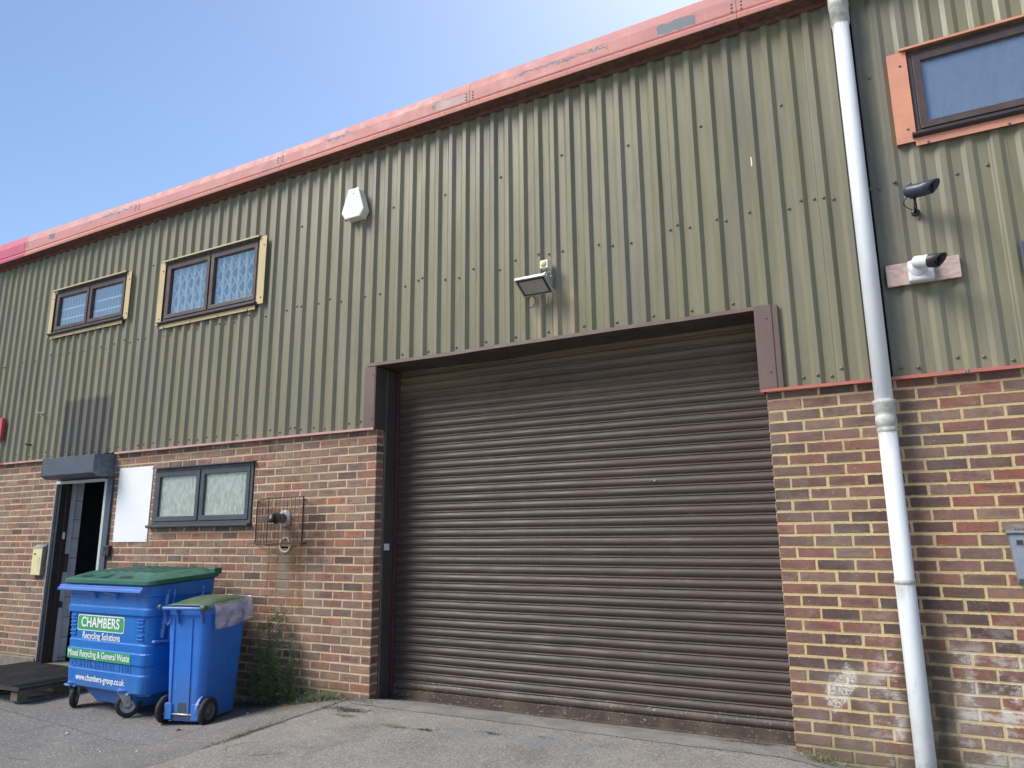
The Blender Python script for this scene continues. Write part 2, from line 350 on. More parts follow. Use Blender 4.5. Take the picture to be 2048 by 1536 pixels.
def mk_pipe():
    n = NT("weathered_white_pipe"); o = n.xyz()
    c = n.mix(n.ramp(n.noise(4, 5, .6, n.map((1, 1, .3))), .35, .7), (.68, .71, .75), (.58, .61, .65))
    c = n.mix(n.ramp(n.noise(24, 5, .75, n.map((1, 1, .18))), .60, .70, 0, .45), c, (.40, .40, .38))
    c = n.mix(n.ramp(n.noise(60, 4, .75, n.map((1, 1, .4), (3, 3, 3))), .69, .73, 0, .6), c, (.25, .24, .22))
    for z in (1.02, 1.93, 4.80):
        c = n.mix(n.math('MULTIPLY', n.math('MULTIPLY', n.ramp(o[2], z - .16, z, 0, 1), n.ramp(o[2], z, z + .01, 1, 0)), n.ramp(n.noise(20, 5, .7, n.map((1, 1, .1))), .42, .62, 0, .7)), c, (.30, .29, .24))
    c = n.mix(n.math('MULTIPLY', n.ramp(o[2], -.1, .5, 1, 0), n.ramp(n.noise(9, 6, .7), .4, .65, 0, .55)), c, (.33, .32, .26))
    n.bump(n.noise(9, 3), .06, .004)
    return n.fin(c, n.ramp(n.noise(10, 4), .3, .7, .36, .55), 0, .45)
def mk_liner():
    n = NT("clear_plastic_film")
    gl = n.n.new("ShaderNodeBsdfGlossy"); gl.inputs['Color'].default_value = (.9, .93, 1, 1); gl.inputs['Roughness'].default_value = .18
    tr = n.n.new("ShaderNodeBsdfTransparent"); tr.inputs[0].default_value = (.86, .9, .98, 1)
    df = n.n.new("ShaderNodeBsdfDiffuse"); df.inputs[0].default_value = (.82, .84, .90, 1)
    b = n.n.new("ShaderNodeBump"); b.inputs['Strength'].default_value = .7; b.inputs['Distance'].default_value = .01
    n.link(n.noise(5, 1, .4, n.map((1, 1, 2.2))), b.inputs['Height'])
    for k in (gl, df): n.link(b.outputs[0], k.inputs['Normal'])
    a = n.n.new("ShaderNodeMixShader"); n.link(n.ramp(n.noise(7, 3, .55, n.map((1, 1, 2.5))), .35, .68, .12, .36), a.inputs[0]); n.link(tr.outputs[0], a.inputs[1]); n.link(df.outputs[0], a.inputs[2])
    c = n.n.new("ShaderNodeMixShader"); c.inputs[0].default_value = .17; n.link(a.outputs[0], c.inputs[1]); n.link(gl.outputs[0], c.inputs[2])
    n.link(c.outputs[0], n.out.inputs[0]); return n.m

MT = dict(
    clad=mk_cladding(), brick=mk_brick("weathered_brick"),
    mortarL=mk_mortar("pale_sand_mortar", (.58, .455, .295), (.47, .375, .265)),
    mortarR=mk_mortar("yellow_sand_mortar", (.58, .45, .245), (.48, .375, .225)),
    ground=mk_ground(),
    fascia=mk_fascia("faded_pink_paint", (.53, .225, .215), (.46, .215, .205)),
    magenta=mk_fascia("crimson_pink_paint", (.50, .09, .16), (.45, .10, .15), 0),
    soffit=simple("rusty_soffit", (.10, .052, .045), (.17, .085, .065), 22, .8, 0, .8, .3, 90),
    shutter=mk_shutter(),
    guide=simple("dark_brown_steel", (.052, .043, .042), (.075, .06, .055), 5, .5, 0, .2, .5, 40, (1, 1, .3)),
    jamb=simple("faded_brown_flashing", (.128, .085, .075), (.165, .108, .092), 4, .5, 0, .15, .4, 50, (1, 1, .3)),
    maroon=simple("maroon_steel", (.085, .028, .03), (.06, .03, .03), 6, .5),
    dark=simple("dark_void_paint", (.018, .018, .02), (.012, .012, .014), 4, .8, 0, 0),
    drip=simple("pink_flashing", (.55, .33, .32), (.48, .28, .27), 9, .6, 0, .1),
    dripR=simple("salmon_red_flashing", (.52, .155, .125), (.42, .14, .12), 9, .6, 0, .1),
    dripM=simple("crimson_flashing", (.55, .07, .11), (.45, .07, .1), 9, .5, 0, .1),
    lead=simple("grey_metal", (.32, .33, .34), (.22, .23, .24), 12, .45, .6),
    screw=simple("screw_metal", (.20, .195, .135), (.15, .145, .105), 30, .5, .3, 0),
    wframe=simple("brown_window_timber", (.062, .042, .044), (.085, .06, .058), 6, .45, 0, .35, .4, 50, (1, 1, 1)),
    gframe=simple("slate_window_frame", (.052, .06, .072), (.07, .078, .09), 6, .45, 0, .2, .4),
    sillc=simple("dark_sill", (.03, .027, .03), (.045, .04, .042), 8, .5, 0, .2),
    beige=simple("beige_flashing", (.52, .40, .20), (.46, .36, .19), 7, .55, 0, .12),
    beige_top=simple("pale_olive_flashing", (.42, .41, .27), (.38, .36, .24), 7, .5, 0, .1),
    orange=simple("salmon_orange_flashing", (.60, .265, .165), (.52, .225, .15), 5, .55, 0, .12),
    grille=simple("white_grille", (.93, .94, .95), (.9, .91, .93), 9, .5, 0, 0),
    blind=simple("grey_curtain", (.42, .46, .50), (.30, .34, .38), 14, .9, 0, .2, .1, 30, (1, 1, .1)),
    glass=mk_glass("window_glass", .27, (1.0, .98, .94)),
    glass_obs=mk_glass("obscured_glass", .28, (1.0, .97, .92), .12, 60, (1, 1, .3)),
    glass_wet=mk_glass("patterned_glass", .32, (.95, .97, .92), 1.0, 48, (1, 1, .4), (.56, .62, .56), .5),
    glass_big=mk_glass("reeded_glass", .50, (.72, .80, .95), .07, 120, (1, 1, .16), (.22, .28, .36), .5),
    upvc=simple("white_plastic", (.66, .69, .73), (.58, .61, .65), 5, .42, 0, .05, .5, 70, (1, 1, .3)),
    upvc_dirty=simple("lichened_plastic", (.52, .52, .50), (.33, .32, .28), 16, .6, 0, .4, .4, 70),
    cream=simple("aged_white_plastic", (.74, .72, .62), (.68, .66, .58), 12, .42, 0, .05),
    cream_box=simple("cream_paint", (.68, .60, .33), (.62, .54, .30), 12, .45, 0, .06),
    sticker=simple("faded_label", (.68, .71, .76), (.58, .62, .68), 22, .4, 0, .05, .5, 60, (1, 1, .35)),
    white_board=simple("white_board", (.80, .81, .84), (.76, .77, .80), 3, .35, 0, .04),
    alu=simple("cast_aluminium", (.50, .51, .52), (.40, .41, .42), 20, .4, .5),
    black=simple("black_plastic", (.022, .023, .026), (.035, .036, .04), 14, .42, 0, .1),
    navy=simple("dark_camera_shell", (.03, .045, .075), (.04, .05, .07), 14, .4, 0, .05),
    lens=simple("dark_lens", (.01, .012, .016), (.012, .012, .02), 14, .12, 0, 0),
    led=simple("lamp_reflector", (.42, .42, .41), (.35, .35, .34), 30, .35, .2),
    yellow=simple("yellow_led_chip", (.72, .60, .30), (.6, .5, .25), 60, .5, 0, 0),
    ply=simple("pale_chipboard", (.50, .385, .355), (.36, .27, .25), 48, .75, 0, .3, .3, 150, (.5, 1, 1)),
    wire=simple("rusty_wire", (.07, .033, .025), (.11, .05, .03), 40, .7, .2, .2),
    foam=simple("grey_plastic_collar", (.55, .56, .55), (.42, .42, .4), 20, .6),
    ivory=simple("ivory_foam", (.72, .62, .48), (.6, .5, .38), 30, .8),
    hood=simple("slate_blue_steel", (.052, .068, .10), (.065, .08, .11), 6, .5, 0, .15),
    hood_end=simple("weathered_slate_steel", (.10, .125, .16), (.17, .19, .22), 18, .6, 0, .3),
    angle=simple("galvanised_angle", (.33, .35, .37), (.26, .28, .30), 12, .5, .4),
    pale_frame=simple("pale_grey_frame", (.50, .54, .51), (.42, .46, .44), 9, .5),
    lilac=simple("lilac_grey_paint", (.60, .61, .70), (.52, .53, .62), 6, .5),
    block=simple("painted_blockwork", (.70, .70, .76), (.60, .60, .66), 7, .8, 0, .4),
    brown_tim=simple("chipped_brown_frame", (.035, .022, .020), (.06, .035, .03), 30, .6, 0, .5),
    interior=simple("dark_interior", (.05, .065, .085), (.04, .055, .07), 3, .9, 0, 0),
    stone=simple("weathered_step", (.20, .175, .14), (.13, .115, .09), 9, .85, 0, .6),
    wood=simple("grey_pallet_timber", (.19, .155, .125), (.12, .10, .08), 12, .85, 0, .5, .2, 60, (.2, 1, 1)),
    rubber=simple("black_rubber_mat", (.022, .024, .028), (.035, .036, .04), 10, .6, 0, .3),
    bin=mk_bin("blue_bin_paint", (.004, .125, .46), (.006, .15, .51), .36),
    bin_lt=simple("light_blue_bar", (.085, .19, .55), (.065, .165, .50), 6, .4, 0, .1),
    bin_worn=simple("worn_blue_edge", (.16, .30, .58), (.05, .17, .50), 25, .5, 0, .2),
    bin_s=mk_bin("bright_blue_plastic", (.030, .180, .62), (.024, .155, .57), .44),
    lid=simple("green_bin_lid", (.012, .095, .066), (.02, .115, .08), 7, .45, 0, .15),
    lid_s=simple("olive_green_lid", (.06, .105, .055), (.085, .13, .075), 7, .5, 0, .15),
    tyre=simple("rubber_tyre", (.018, .018, .02), (.03, .03, .032), 20, .75, 0, .3),
    steel=simple("scuffed_steel", (.42, .42, .43), (.26, .25, .25), 25, .42, .65, .3),
    hub=simple("grey_hub", (.10, .11, .125), (.075, .08, .09), 20, .5, 0, .1),
    green=simple("green_label", (.035, .30, .115), (.04, .32, .13), 9, .42, 0, 0),
    white=simple("white_vinyl", (.80, .82, .82), (.74, .76, .77), 14, .5, 0, 0),
    leaf=simple("weed_green", (.145, .195, .09), (.20, .245, .13), 20, .65, 0, 0),
    leaf2=simple("fresh_weed_green", (.19, .26, .05), (.15, .22, .05), 20, .65, 0, 0),
    stem=simple("weed_stem", (.13, .15, .07), (.16, .13, .08), 20, .7, 0, 0),
    straw=simple("dry_straw", (.38, .31, .18), (.26, .2, .11), 20, .8, 0, 0),
    moss=simple("dark_moss", (.03, .042, .018), (.05, .05, .03), 40, .9, 0, .5),
    litter=simple("dark_leaf_litter", (.05, .038, .025), (.08, .06, .04), 40, .9, 0, .3),
    liner=mk_liner(),
    asb=simple("roof_sheet", (.25, .25, .24), (.2, .2, .19), 5, .8),
    pebble=simple("pale_pebble", (.55, .53, .49), (.4, .38, .35), 40, .8, 0, .2),
    post=simple("steel_ashbin", (.27, .31, .37), (.22, .26, .32), 10, .45, .2, .2),
    red=simple("red_sign_board", (.55, .06, .085), (.48, .06, .08), 10, .5, 0, 0),
)
m_ = MT['lilac']

# ------------------------------------------------------------------ geometry helpers
def empty(name, loc=(0, 0, 0), rz=0.0, label=None, cat=None, group=None):
    o = bpy.data.objects.new(name, None); col.objects.link(o); o.location = loc; o.rotation_euler = (0, 0, rz)
    o.empty_display_size = .1
    tag(o, label, cat, group); return o
def tag(o, label=None, cat=None, group=None, kind=None):
    if label: o['label'] = label
    if cat: o['category'] = cat
    if group: o['group'] = group
    if kind: o['kind'] = kind
    return o
def make(name, bm, mats, parent=None, bevel=0, smooth=False, seg=2):
    me = bpy.data.meshes.new(name); bm.to_mesh(me); bm.free()
    for m in (mats if isinstance(mats, (list, tuple)) else [mats]): me.materials.append(m)
    if smooth:
        me.shade_smooth()
    o = bpy.data.objects.new(name, me); col.objects.link(o)
    if parent: o.parent = parent
    if bevel:
        b = o.modifiers.new("bevel", 'BEVEL'); b.width = bevel; b.segments = seg; b.limit_method = 'ANGLE'; b.angle_limit = R(40)
    return o
def box(bm, x0, x1, y0, y1, z0, z1, mi=0):
    v = [bm.verts.new(p) for p in ((x0, y0, z0), (x1, y0, z0), (x1, y1, z0), (x0, y1, z0), (x0, y0, z1), (x1, y0, z1), (x1, y1, z1), (x0, y1, z1))]
    for f in ((3, 2, 1, 0), (4, 5, 6, 7), (0, 1, 5, 4), (1, 2, 6, 5), (2, 3, 7, 6), (3, 0, 4, 7)):
        fc = bm.faces.new([v[i] for i in f]); fc.material_index = mi
    return v
def boxo(name, mat, parent, *a, bevel=.002):
    bm = bmesh.new(); box(bm, *a); return make(name, bm, mat, parent, bevel)
def hexa(bm, pts, mi=0):
    v = [bm.verts.new(p) for p in pts]
    for f in ((3, 2, 1, 0), (4, 5, 6, 7), (0, 1, 5, 4), (1, 2, 6, 5), (2, 3, 7, 6), (3, 0, 4, 7)):
        fc = bm.faces.new([v[i] for i in f]); fc.material_index = mi
def tube(bm, p0, p1, r0, r1=None, n=16, caps=True, mi=0):
    r1 = r0 if r1 is None else r1
    p0, p1 = Vector(p0), Vector(p1); d = (p1 - p0).normalized()
    a = d.orthogonal().normalized(); b = d.cross(a)
    c0 = [bm.verts.new(p0 + (a * math.cos(t) + b * math.sin(t)) * r0) for t in [2 * math.pi * i / n for i in range(n)]]
    c1 = [bm.verts.new(p1 + (a * math.cos(t) + b * math.sin(t)) * r1) for t in [2 * math.pi * i / n for i in range(n)]]
    for i in range(n):
        f = bm.faces.new((c0[i], c0[(i + 1) % n], c1[(i + 1) % n], c1[i])); f.smooth = n > 6; f.material_index = mi
    if caps:
        f = bm.faces.new(list(reversed(c0))); f.material_index = mi
        f = bm.faces.new(c1); f.material_index = mi
def path(bm, pts, r, n=8, mi=0):
    for i in range(len(pts) - 1):
        tube(bm, pts[i], pts[i + 1], r, r, n, True, mi)
def lathe(bm, prof, n=32, origin=(0, 0, 0), axis='z', mi=0, cap=True):
    o = Vector(origin); rings = []
    for r, h in prof:
        ring = []
        for i in range(n):
            t = 2 * math.pi * i / n; c, s = math.cos(t) * r, math.sin(t) * r
            p = {'z': (c, s, h), 'x': (h, c, s), 'y': (c, h, s)}[axis]
            ring.append(bm.verts.new(o + Vector(p)))
        rings.append(ring)
    for a, b in zip(rings, rings[1:]):
        for i in range(n):
            f = bm.faces.new((a[i], a[(i + 1) % n], b[(i + 1) % n], b[i])); f.smooth = True; f.material_index = mi
    if not cap: return
    for ring in (rings[0], rings[-1]):
        try:
            f = bm.faces.new(ring); f.material_index = mi
        except ValueError: pass
def rrect(hx, hy, r, n=5, yo=0.0):
    pts = []
    for cx, cy, a0 in ((hx - r, hy - r, 0), (-hx + r, hy - r, 90), (-hx + r, -hy + r, 180), (hx - r, -hy + r, 270)):
        for k in range(n + 1):
            a = R(a0 + 90 * k / n); pts.append((cx + r * math.cos(a), cy + r * math.sin(a) + yo))
    return pts
def loft(bm, secs, cap0=True, cap1=True, mi=0, smooth=True):
    rings = []
    for s in secs:
        z, hx, hy, r = s[:4]; yo = s[4] if len(s) > 4 else 0
        rings.append([bm.verts.new((x, y, z)) for x, y in rrect(hx, hy, r, 5, yo)])
    N = len(rings[0])
    for a, b in zip(rings, rings[1:]):
        for i in range(N):
            f = bm.faces.new((a[i], a[(i + 1) % N], b[(i + 1) % N], b[i])); f.smooth = smooth; f.material_index = mi
    if cap0: bm.faces.new(list(reversed(rings[0]))).material_index = mi
    if cap1: bm.faces.new(rings[-1]).material_index = mi
    return rings
def prism_x(bm, prof, x0, x1, mi=0, closed=True):
    """profile of (y, z) points swept along x"""
    a = [bm.verts.new((x0, y, z)) for y, z in prof]; b = [bm.verts.new((x1, y, z)) for y, z in prof]
    n = len(prof)
    for i in range(n if closed else n - 1):
        j = (i + 1) % n
        f = bm.faces.new((a[i], b[i], b[j], a[j])); f.material_index = mi[i] if isinstance(mi, (list, tuple)) else mi
    if closed:
        bm.faces.new(list(reversed(a))).material_index = 0; bm.faces.new(b).material_index = 0
def text(name, body, size, mat, parent, loc, rot, extrude=.001, xs=1.0, weight=0.0, spacing=1.0):
    c = bpy.data.curves.new(name, 'FONT'); c.body = body; c.size = size; c.extrude = extrude; c.align_x = 'CENTER'; c.align_y = 'CENTER'
    c.space_character = spacing; c.resolution_u = 6
    c.materials.append(mat); o = bpy.data.objects.new(name, c); col.objects.link(o); o.parent = parent
    dg = bpy.context.evaluated_depsgraph_get(); dg.update(); me = bpy.data.meshes.new_from_object(o.evaluated_get(dg))
    bpy.data.objects.remove(o); bpy.data.curves.remove(c); me.name = name
    if weight:
        bm = bmesh.new()
        for q_, (dx, dy) in enumerate(((-1, 0), (1, 0), (0, .55), (0, -.55))):
            n0 = len(bm.verts); bm.from_mesh(me); bm.verts.ensure_lookup_table()
            for v in bm.verts[n0:]: v.co += Vector((dx * weight, dy * weight, q_ * .00015))
        bm.to_mesh(me); bm.free()
    o = bpy.data.objects.new(name, me); col.objects.link(o); o.parent = parent
    o.location = loc; o.rotation_euler = rot; o.scale = (xs, 1, 1); return o
def islands(o):
    bm = bmesh.new(); bm.from_mesh(o.data); bm.verts.ensure_lookup_table(); seen = set(); out = []
    for v in bm.verts:
        if v.index in seen: continue
        st = [v]; seen.add(v.index); cur = []
        while st:
            a = st.pop(); cur.append(a.index)
            for e in a.link_edges:
                b = e.other_vert(a)
                if b.index not in seen: seen.add(b.index); st.append(b)
        out.append(set(cur))
    bm.free(); return out
def split_pieces(o):
    isl = islands(o)
    if len(isl) < 2: return
    src = o.data; name = o.name.split('.')[0]
    for n_, ids in enumerate(isl):
        bm = bmesh.new(); bm.from_mesh(src); bm.verts.ensure_lookup_table()
        bmesh.ops.delete(bm, geom=[v for v in bm.verts if v.index not in ids], context='VERTS')
        me = bpy.data.meshes.new(name); bm.to_mesh(me); bm.free()
        for m in src.materials:
            if len(me.materials) < len(src.materials): me.materials.append(m)
        if n_ == 0: o.data = me
        else:
            c = o.copy(); c.data = me; col.objects.link(c)

# ------------------------------------------------------------------ ground (one sheet)
def gz(x, y):
    def ss(a, b, v):
        t = max(0, min(1, (v - a) / (b - a))); return t * t * (3 - 2 * t)
    base = -.155 * (1 - ss(-5.5, -4.15, x)) - .03 * ss(-12, -20, x)
    base += -.10 * ss(-.85, -.1, x)
    d = max(0, -y); base += -.028 * min(d, 8)
    if y > 0: base += -.05 * min(y / .3, 1) * (1 if -4.3 < x < -.4 else 0)
    return base
def axis(a, b, c, d, st, big):
    v = [a]; x = a
    k = big
    out = []
    t = b
    while t > a: out.append(t); t -= k; k *= 1.5
    out.append(a); out = out[::-1]
    t = b + st
    while t < c: out.append(t); t += st
    k = big; t = c
    while t < d: out.append(t); t += k; k *= 1.5
    out.append(d); return out
xs = axis(-400, -13, 4, 400, .1, .5); ys = axis(-400, -7, .45, 400, .08, .5)
bm = bmesh.new()
g = [[bm.verts.new((x, y, gz(x, y) + (.004 * (mnoise.noise(Vector((x * 1.7, y * 1.7, 0)))) if -13 < x < 4 and -7 < y else 0))) for x in xs] for y in ys]
for j in range(len(ys) - 1):
    for i in range(len(xs) - 1):
        f = bm.faces.new((g[j][i], g[j][i + 1], g[j + 1][i + 1], g[j + 1][i])); f.smooth = True
ground = make("ground", bm, MT['ground']); tag(ground, kind='structure')

# ------------------------------------------------------------------ the building
B = empty("industrial_unit", (0, 0, 0), 0, "long industrial unit of sandy brick below and faded olive ribbed metal cladding above", "building")
X0, X1 = -14.0, 5.0
EDGE_L, EDGE_R = -4.11, -.755
DOOR = (-8.85, -7.90)
ZB = 2.21                                         # a bed joint; courses of 75 mm
PAL_L = [((.235, .130, .105), 5), ((.205, .130, .112), 5), ((.165, .112, .10), 4), ((.27, .185, .145), 4), ((.28, .135, .10), 2), ((.095, .068, .066), 2), ((.22, .160, .135), 5)]
PAL_R = [((.185, .098, .083), 4), ((.165, .102, .092), 6), ((.215, .092, .074), 3), ((.078, .056, .057), 4), ((.20, .135, .115), 4), ((.13, .084, .077), 5)]
def pick(p):
    t = random.uniform(0, sum(w for _, w in p))
    for c, w_ in p:
        t -= w_
        if t <= 0: break
    k = random.uniform(.85, 1.15); c = (c[0] * 1.16, c[1] * 1.0, c[2] * .90); return tuple(x * k for x in c)
def brickwall(name, x0, x1, anchor, direction, holes, pal, mortar, label, zbot=-.32, depth=.1025, cheap=None):
    bm = bmesh.new(); cl = bm.loops.layers.float_color.new("Col"); ll = bm.loops.layers.float_color.new("Loc")
    def brick(a, b, z0, z1):
        j = lambda s=.0019: random.uniform(-s, s)
        yo = random.uniform(-.0028, .0012)
        c = (*pick(pal), 1)
        a += j(); b += j(); z0 += j(); z1 += j(); t = j(.0016)
        ch = .0035
        P = [(a, yo + ch, z0 + t), (b, yo + ch, z0 - t), (b, yo + ch, z1 - t), (a, yo + ch, z1 + t)]
        Q = [(a + ch, yo, z0 + t + ch), (b - ch, yo, z0 - t + ch), (b - ch, yo, z1 - t - ch), (a + ch, yo, z1 + t - ch)]
        K = [(p[0], depth, p[2]) for p in P]
        P, Q, K = ([bm.verts.new(p) for p in s] for s in (P, Q, K))
        fs = [bm.faces.new(Q)]; ends = []
        for i in range(4):
            k = (i + 1) % 4
            fs.append(bm.faces.new((P[i], P[k], Q[k], Q[i]))); fs.append(bm.faces.new((K[i], K[k], P[k], P[i])))
            if i in (1, 3): ends.append(fs[-1])
        for f in fs:
            for l in f.loops:
                l[cl] = c; p_ = l.vert.co
                if f in ends: l[ll] = (((p_.y - depth / 2) + .125) * 4, ((p_.z - (z0 + z1) / 2) + .125) * 4, depth / 2 * 4, 1)
                else: l[ll] = (((p_.x - (a + b) / 2) + .125) * 4, ((p_.z - (z0 + z1) / 2) + .125) * 4, (b - a) / 2 * 4, 1)
    k = 0
    while ZB + .075 - .075 * k > zbot:
        zt = ZB + .075 - .075 * k - .0065; zb = zt - .062; zt = min(zt, 2.264)
        off = 0 if k % 2 == 1 else .1125
        # bricks start at the anchor edge and run in the given direction
        pos = 0.0; first = True
        while True:
            ln = .2115 if not (first and off) else .099
            a, b = pos, pos + ln; first = False
            pos = b + .0135
            wa, wb = (anchor + a, anchor + b) if direction > 0 else (anchor - b, anchor - a)
            if (direction > 0 and wa > x1) or (direction < 0 and wb < x0): break
            wa, wb = max(wa, x0), min(wb, x1)
            if wb - wa < .012: continue
            segs = [(wa, wb)]
            for hx0, hx1, hz0, hz1 in holes:
                if zb + .03 < hz1 and zt - .03 > hz0:
                    ns = []
                    for s0, s1 in segs:
                        if s1 <= hx0 or s0 >= hx1: ns.append((s0, s1)); continue
                        if s0 < hx0: ns.append((s0, hx0))
                        if s1 > hx1: ns.append((hx1, s1))
                    segs = ns
            for s0, s1 in segs:
                if s1 - s0 > .015: brick(s0, s1, zb, zt)
        k += 1
    # mortar: cells between hole edges
    ex = sorted({x0 + .004, x1 - .004, *[h[0] for h in holes], *[h[1] for h in holes]}); ez = sorted({zbot, 2.268, *[h[2] for h in holes], *[h[3] for h in holes]})
    for a, b in zip(ex, ex[1:]):
        for c, d in zip(ez, ez[1:]):
            mx, mz = (a + b) / 2, (c + d) / 2
            if any(h[0] < mx < h[1] and h[2] < mz < h[3] for h in holes): continue
            box(bm, a, b, .0035, depth - .004, c, d, 1)
    o = make(name, bm, [MT['brick'], mortar], B); o['label'] = label; return o
LW = (-7.095, -5.615, 1.46, 2.06)
brickwall("brick_wall", X0, EDGE_L, EDGE_L, -1, [(DOOR[0], DOOR[1], -.5, 2.06), LW], PAL_L, MT['mortarL'], "brown and red brick wall with pale sand mortar left of the shutter")
brickwall("brick_wall", EDGE_R, X1, EDGE_R, 1, [], PAL_R, MT['mortarR'], "darker mottled brick wall with yellow mortar right of the shutter")
# inner core behind the bricks and side walls so the place is solid
bm = bmesh.new()
box(bm, X0, -9.7, .11, .3, -.3, 2.2); box(bm, -7.895, LW[0], .11, .3, -.3, 2.2)
box(bm, LW[0], LW[1], .11, .3, -.3, 1.44); box(bm, LW[0], LW[1], .11, .3, 2.08, 2.2); box(bm, LW[1], -4.125, .11, .28, -.3, 2.2)
box(bm, EDGE_R + .03, X1, .11, .3, -.3, 2.2)
box(bm, X0, X0 + .2, .31, 12, -.3, 5.1); box(bm, X1 - .2, X1, .31, 12, -.3, 5.1); box(bm, X0, X1, 12, 12.2, -.3, 5.1)
make("inner_wall", bm, MT['block'], B)
bm = bmesh.new()
prism_x(bm, [(-.06, 5.20), (6, 6.0), (12.3, 5.2), (12.3, 5.12), (6, 5.92), (-.06, 5.14)], X0, X1)
make("roof", bm, MT['asb'], B)

# cladding -------------------------------------------------
PITCH, PH, DEP = .1457, -2.427, .026
W1 = (-9.34, -7.885, 3.87, 4.44); W2 = (-7.20, -5.695, 3.70, 4.42); W3 = (.325, 1.85, 3.88, 4.50)
OPEN = (-4.13, -.765, 2.0, 2.862)
GAP = (-.035, .022)  # slot cut behind the downpipe so dark backing stands in for its shadow
def prof(x):
    t = ((x - PH + .077) % PITCH)
    if t < .028: return -DEP * t / .028
    if t < .063: return -DEP
    if t < .091: return -DEP * (1 - (t - .063) / .028)
    return 0.0
bps = set()
k = math.floor((X0 - PH) / PITCH) - 1
while PH + k * PITCH < X1 + .3:
    b0 = PH + k * PITCH - .077
    for t in (0, .028, .063, .091): bps.add(round(b0 + t, 5))
    k += 1
for a in (W1, W2, W3, OPEN): bps.update(a[:2])
bps.update(GAP); bps.update((X0, X1))
bps = sorted(b for b in bps if X0 <= b <= X1)
bm = bmesh.new(); CY = -.008
zcuts = [2.284, 2.862, 3.57, 5.12]
for a, b in zip(bps, bps[1:]):
    if b - a < 1e-4: continue
    mx = (a + b) / 2
    if GAP[0] < mx < GAP[1]: continue
    spans = [(2.284, 5.12)]
    for hx0, hx1, hz0, hz1 in (W1, W2, W3, OPEN):
        if hx0 < mx < hx1:
            ns = []
            for s0, s1 in spans:
                if s1 <= hz0 or s0 >= hz1: ns.append((s0, s1)); continue
                if s0 < hz0: ns.append((s0, hz0))
                if s1 > hz1: ns.append((hz1, s1))
            spans = ns
    # sheets to the right of the downpipe are flattened out
    fl = 1.0 if mx < .02 else .62
    ya, yb = prof(a + 1e-6) * fl + CY, prof(b - 1e-6) * fl + CY
    for s0, s1 in spans:
        v = [bm.verts.new(p) for p in ((a, ya, s0), (b, yb, s0), (b, yb, s1), (a, ya, s1))]
        bm.faces.new(v)
        v = [bm.verts.new(p) for p in ((a, ya + .0015, s0), (b, yb + .0015, s0))]
bmesh.ops.remove_doubles(bm, verts=bm.verts, dist=1e-5)
bmesh.ops.delete(bm, geom=[v for v in bm.verts if not v.link_faces], context='VERTS')
# roofing screws on pans
def screw(x, z, y=None):
    y = (prof(x) + CY) if y is None else y
    lathe(bm, [(.0, -.010), (.006, -.010), (.0085, -.006), (.0115, -.003), (.0125, 0.001)], 10, (x, y, z), 'y', 1)
def pan(kk): return PH + kk * PITCH + .0415
for kk in range(-80, 52):
    x = pan(kk)
    if not (-11 < x < X1 - .1) or (-.06 < x < .03): continue
    for z, pr in ((3.575, .62), (2.345, .75)):
        if OPEN[0] - .1 < x < OPEN[1] + .1 and z < 2.87: continue
        if W2[0] < x < W2[1] and z > 3.6: continue
        if (kk * 7 + int(z * 10)) % 10 < pr * 10:
            screw(x + random.choice((-.018, -.01, 0, .012)), z + random.uniform(-.03, .03))
        if random.random() < .18: screw(PH + kk * PITCH - .03, z + random.uniform(-.02, .03))
    if OPEN[0] < x < OPEN[1] and kk % 2 == 0:
        screw(x + random.uniform(-.015, .015), 2.925 + random.uniform(-.01, .01))
    if kk % 4 == 1 and not any(h[0] - .1 < x < h[1] + .1 for h in (W1, W2, W3)): screw(x, 4.42 + random.uniform(-.05, .05))
cl = make("cladding", bm, [MT['clad'], MT['screw']], B)
# dark backing behind cladding
bm = bmesh.new()
for a, b in ((X0, W1[0]), (W1[1], W2[0]), (W2[1], OPEN[0] - .02), (OPEN[1] + .02, W3[0]), (W3[1], X1)): box(bm, a, b, .05, .12, 2.272, 5.1)
box(bm, OPEN[0] - .02, OPEN[1] + .02, .05, .12, 2.9, 5.1)
for w_ in (W1, W2, W3): box(bm, w_[0], w_[1], .05, .12, 2.272, w_[2] - .03); box(bm, w_[0], w_[1], .05, .12, w_[3] + .03, 5.1)
make("backing_wall", bm, MT['dark'], B)

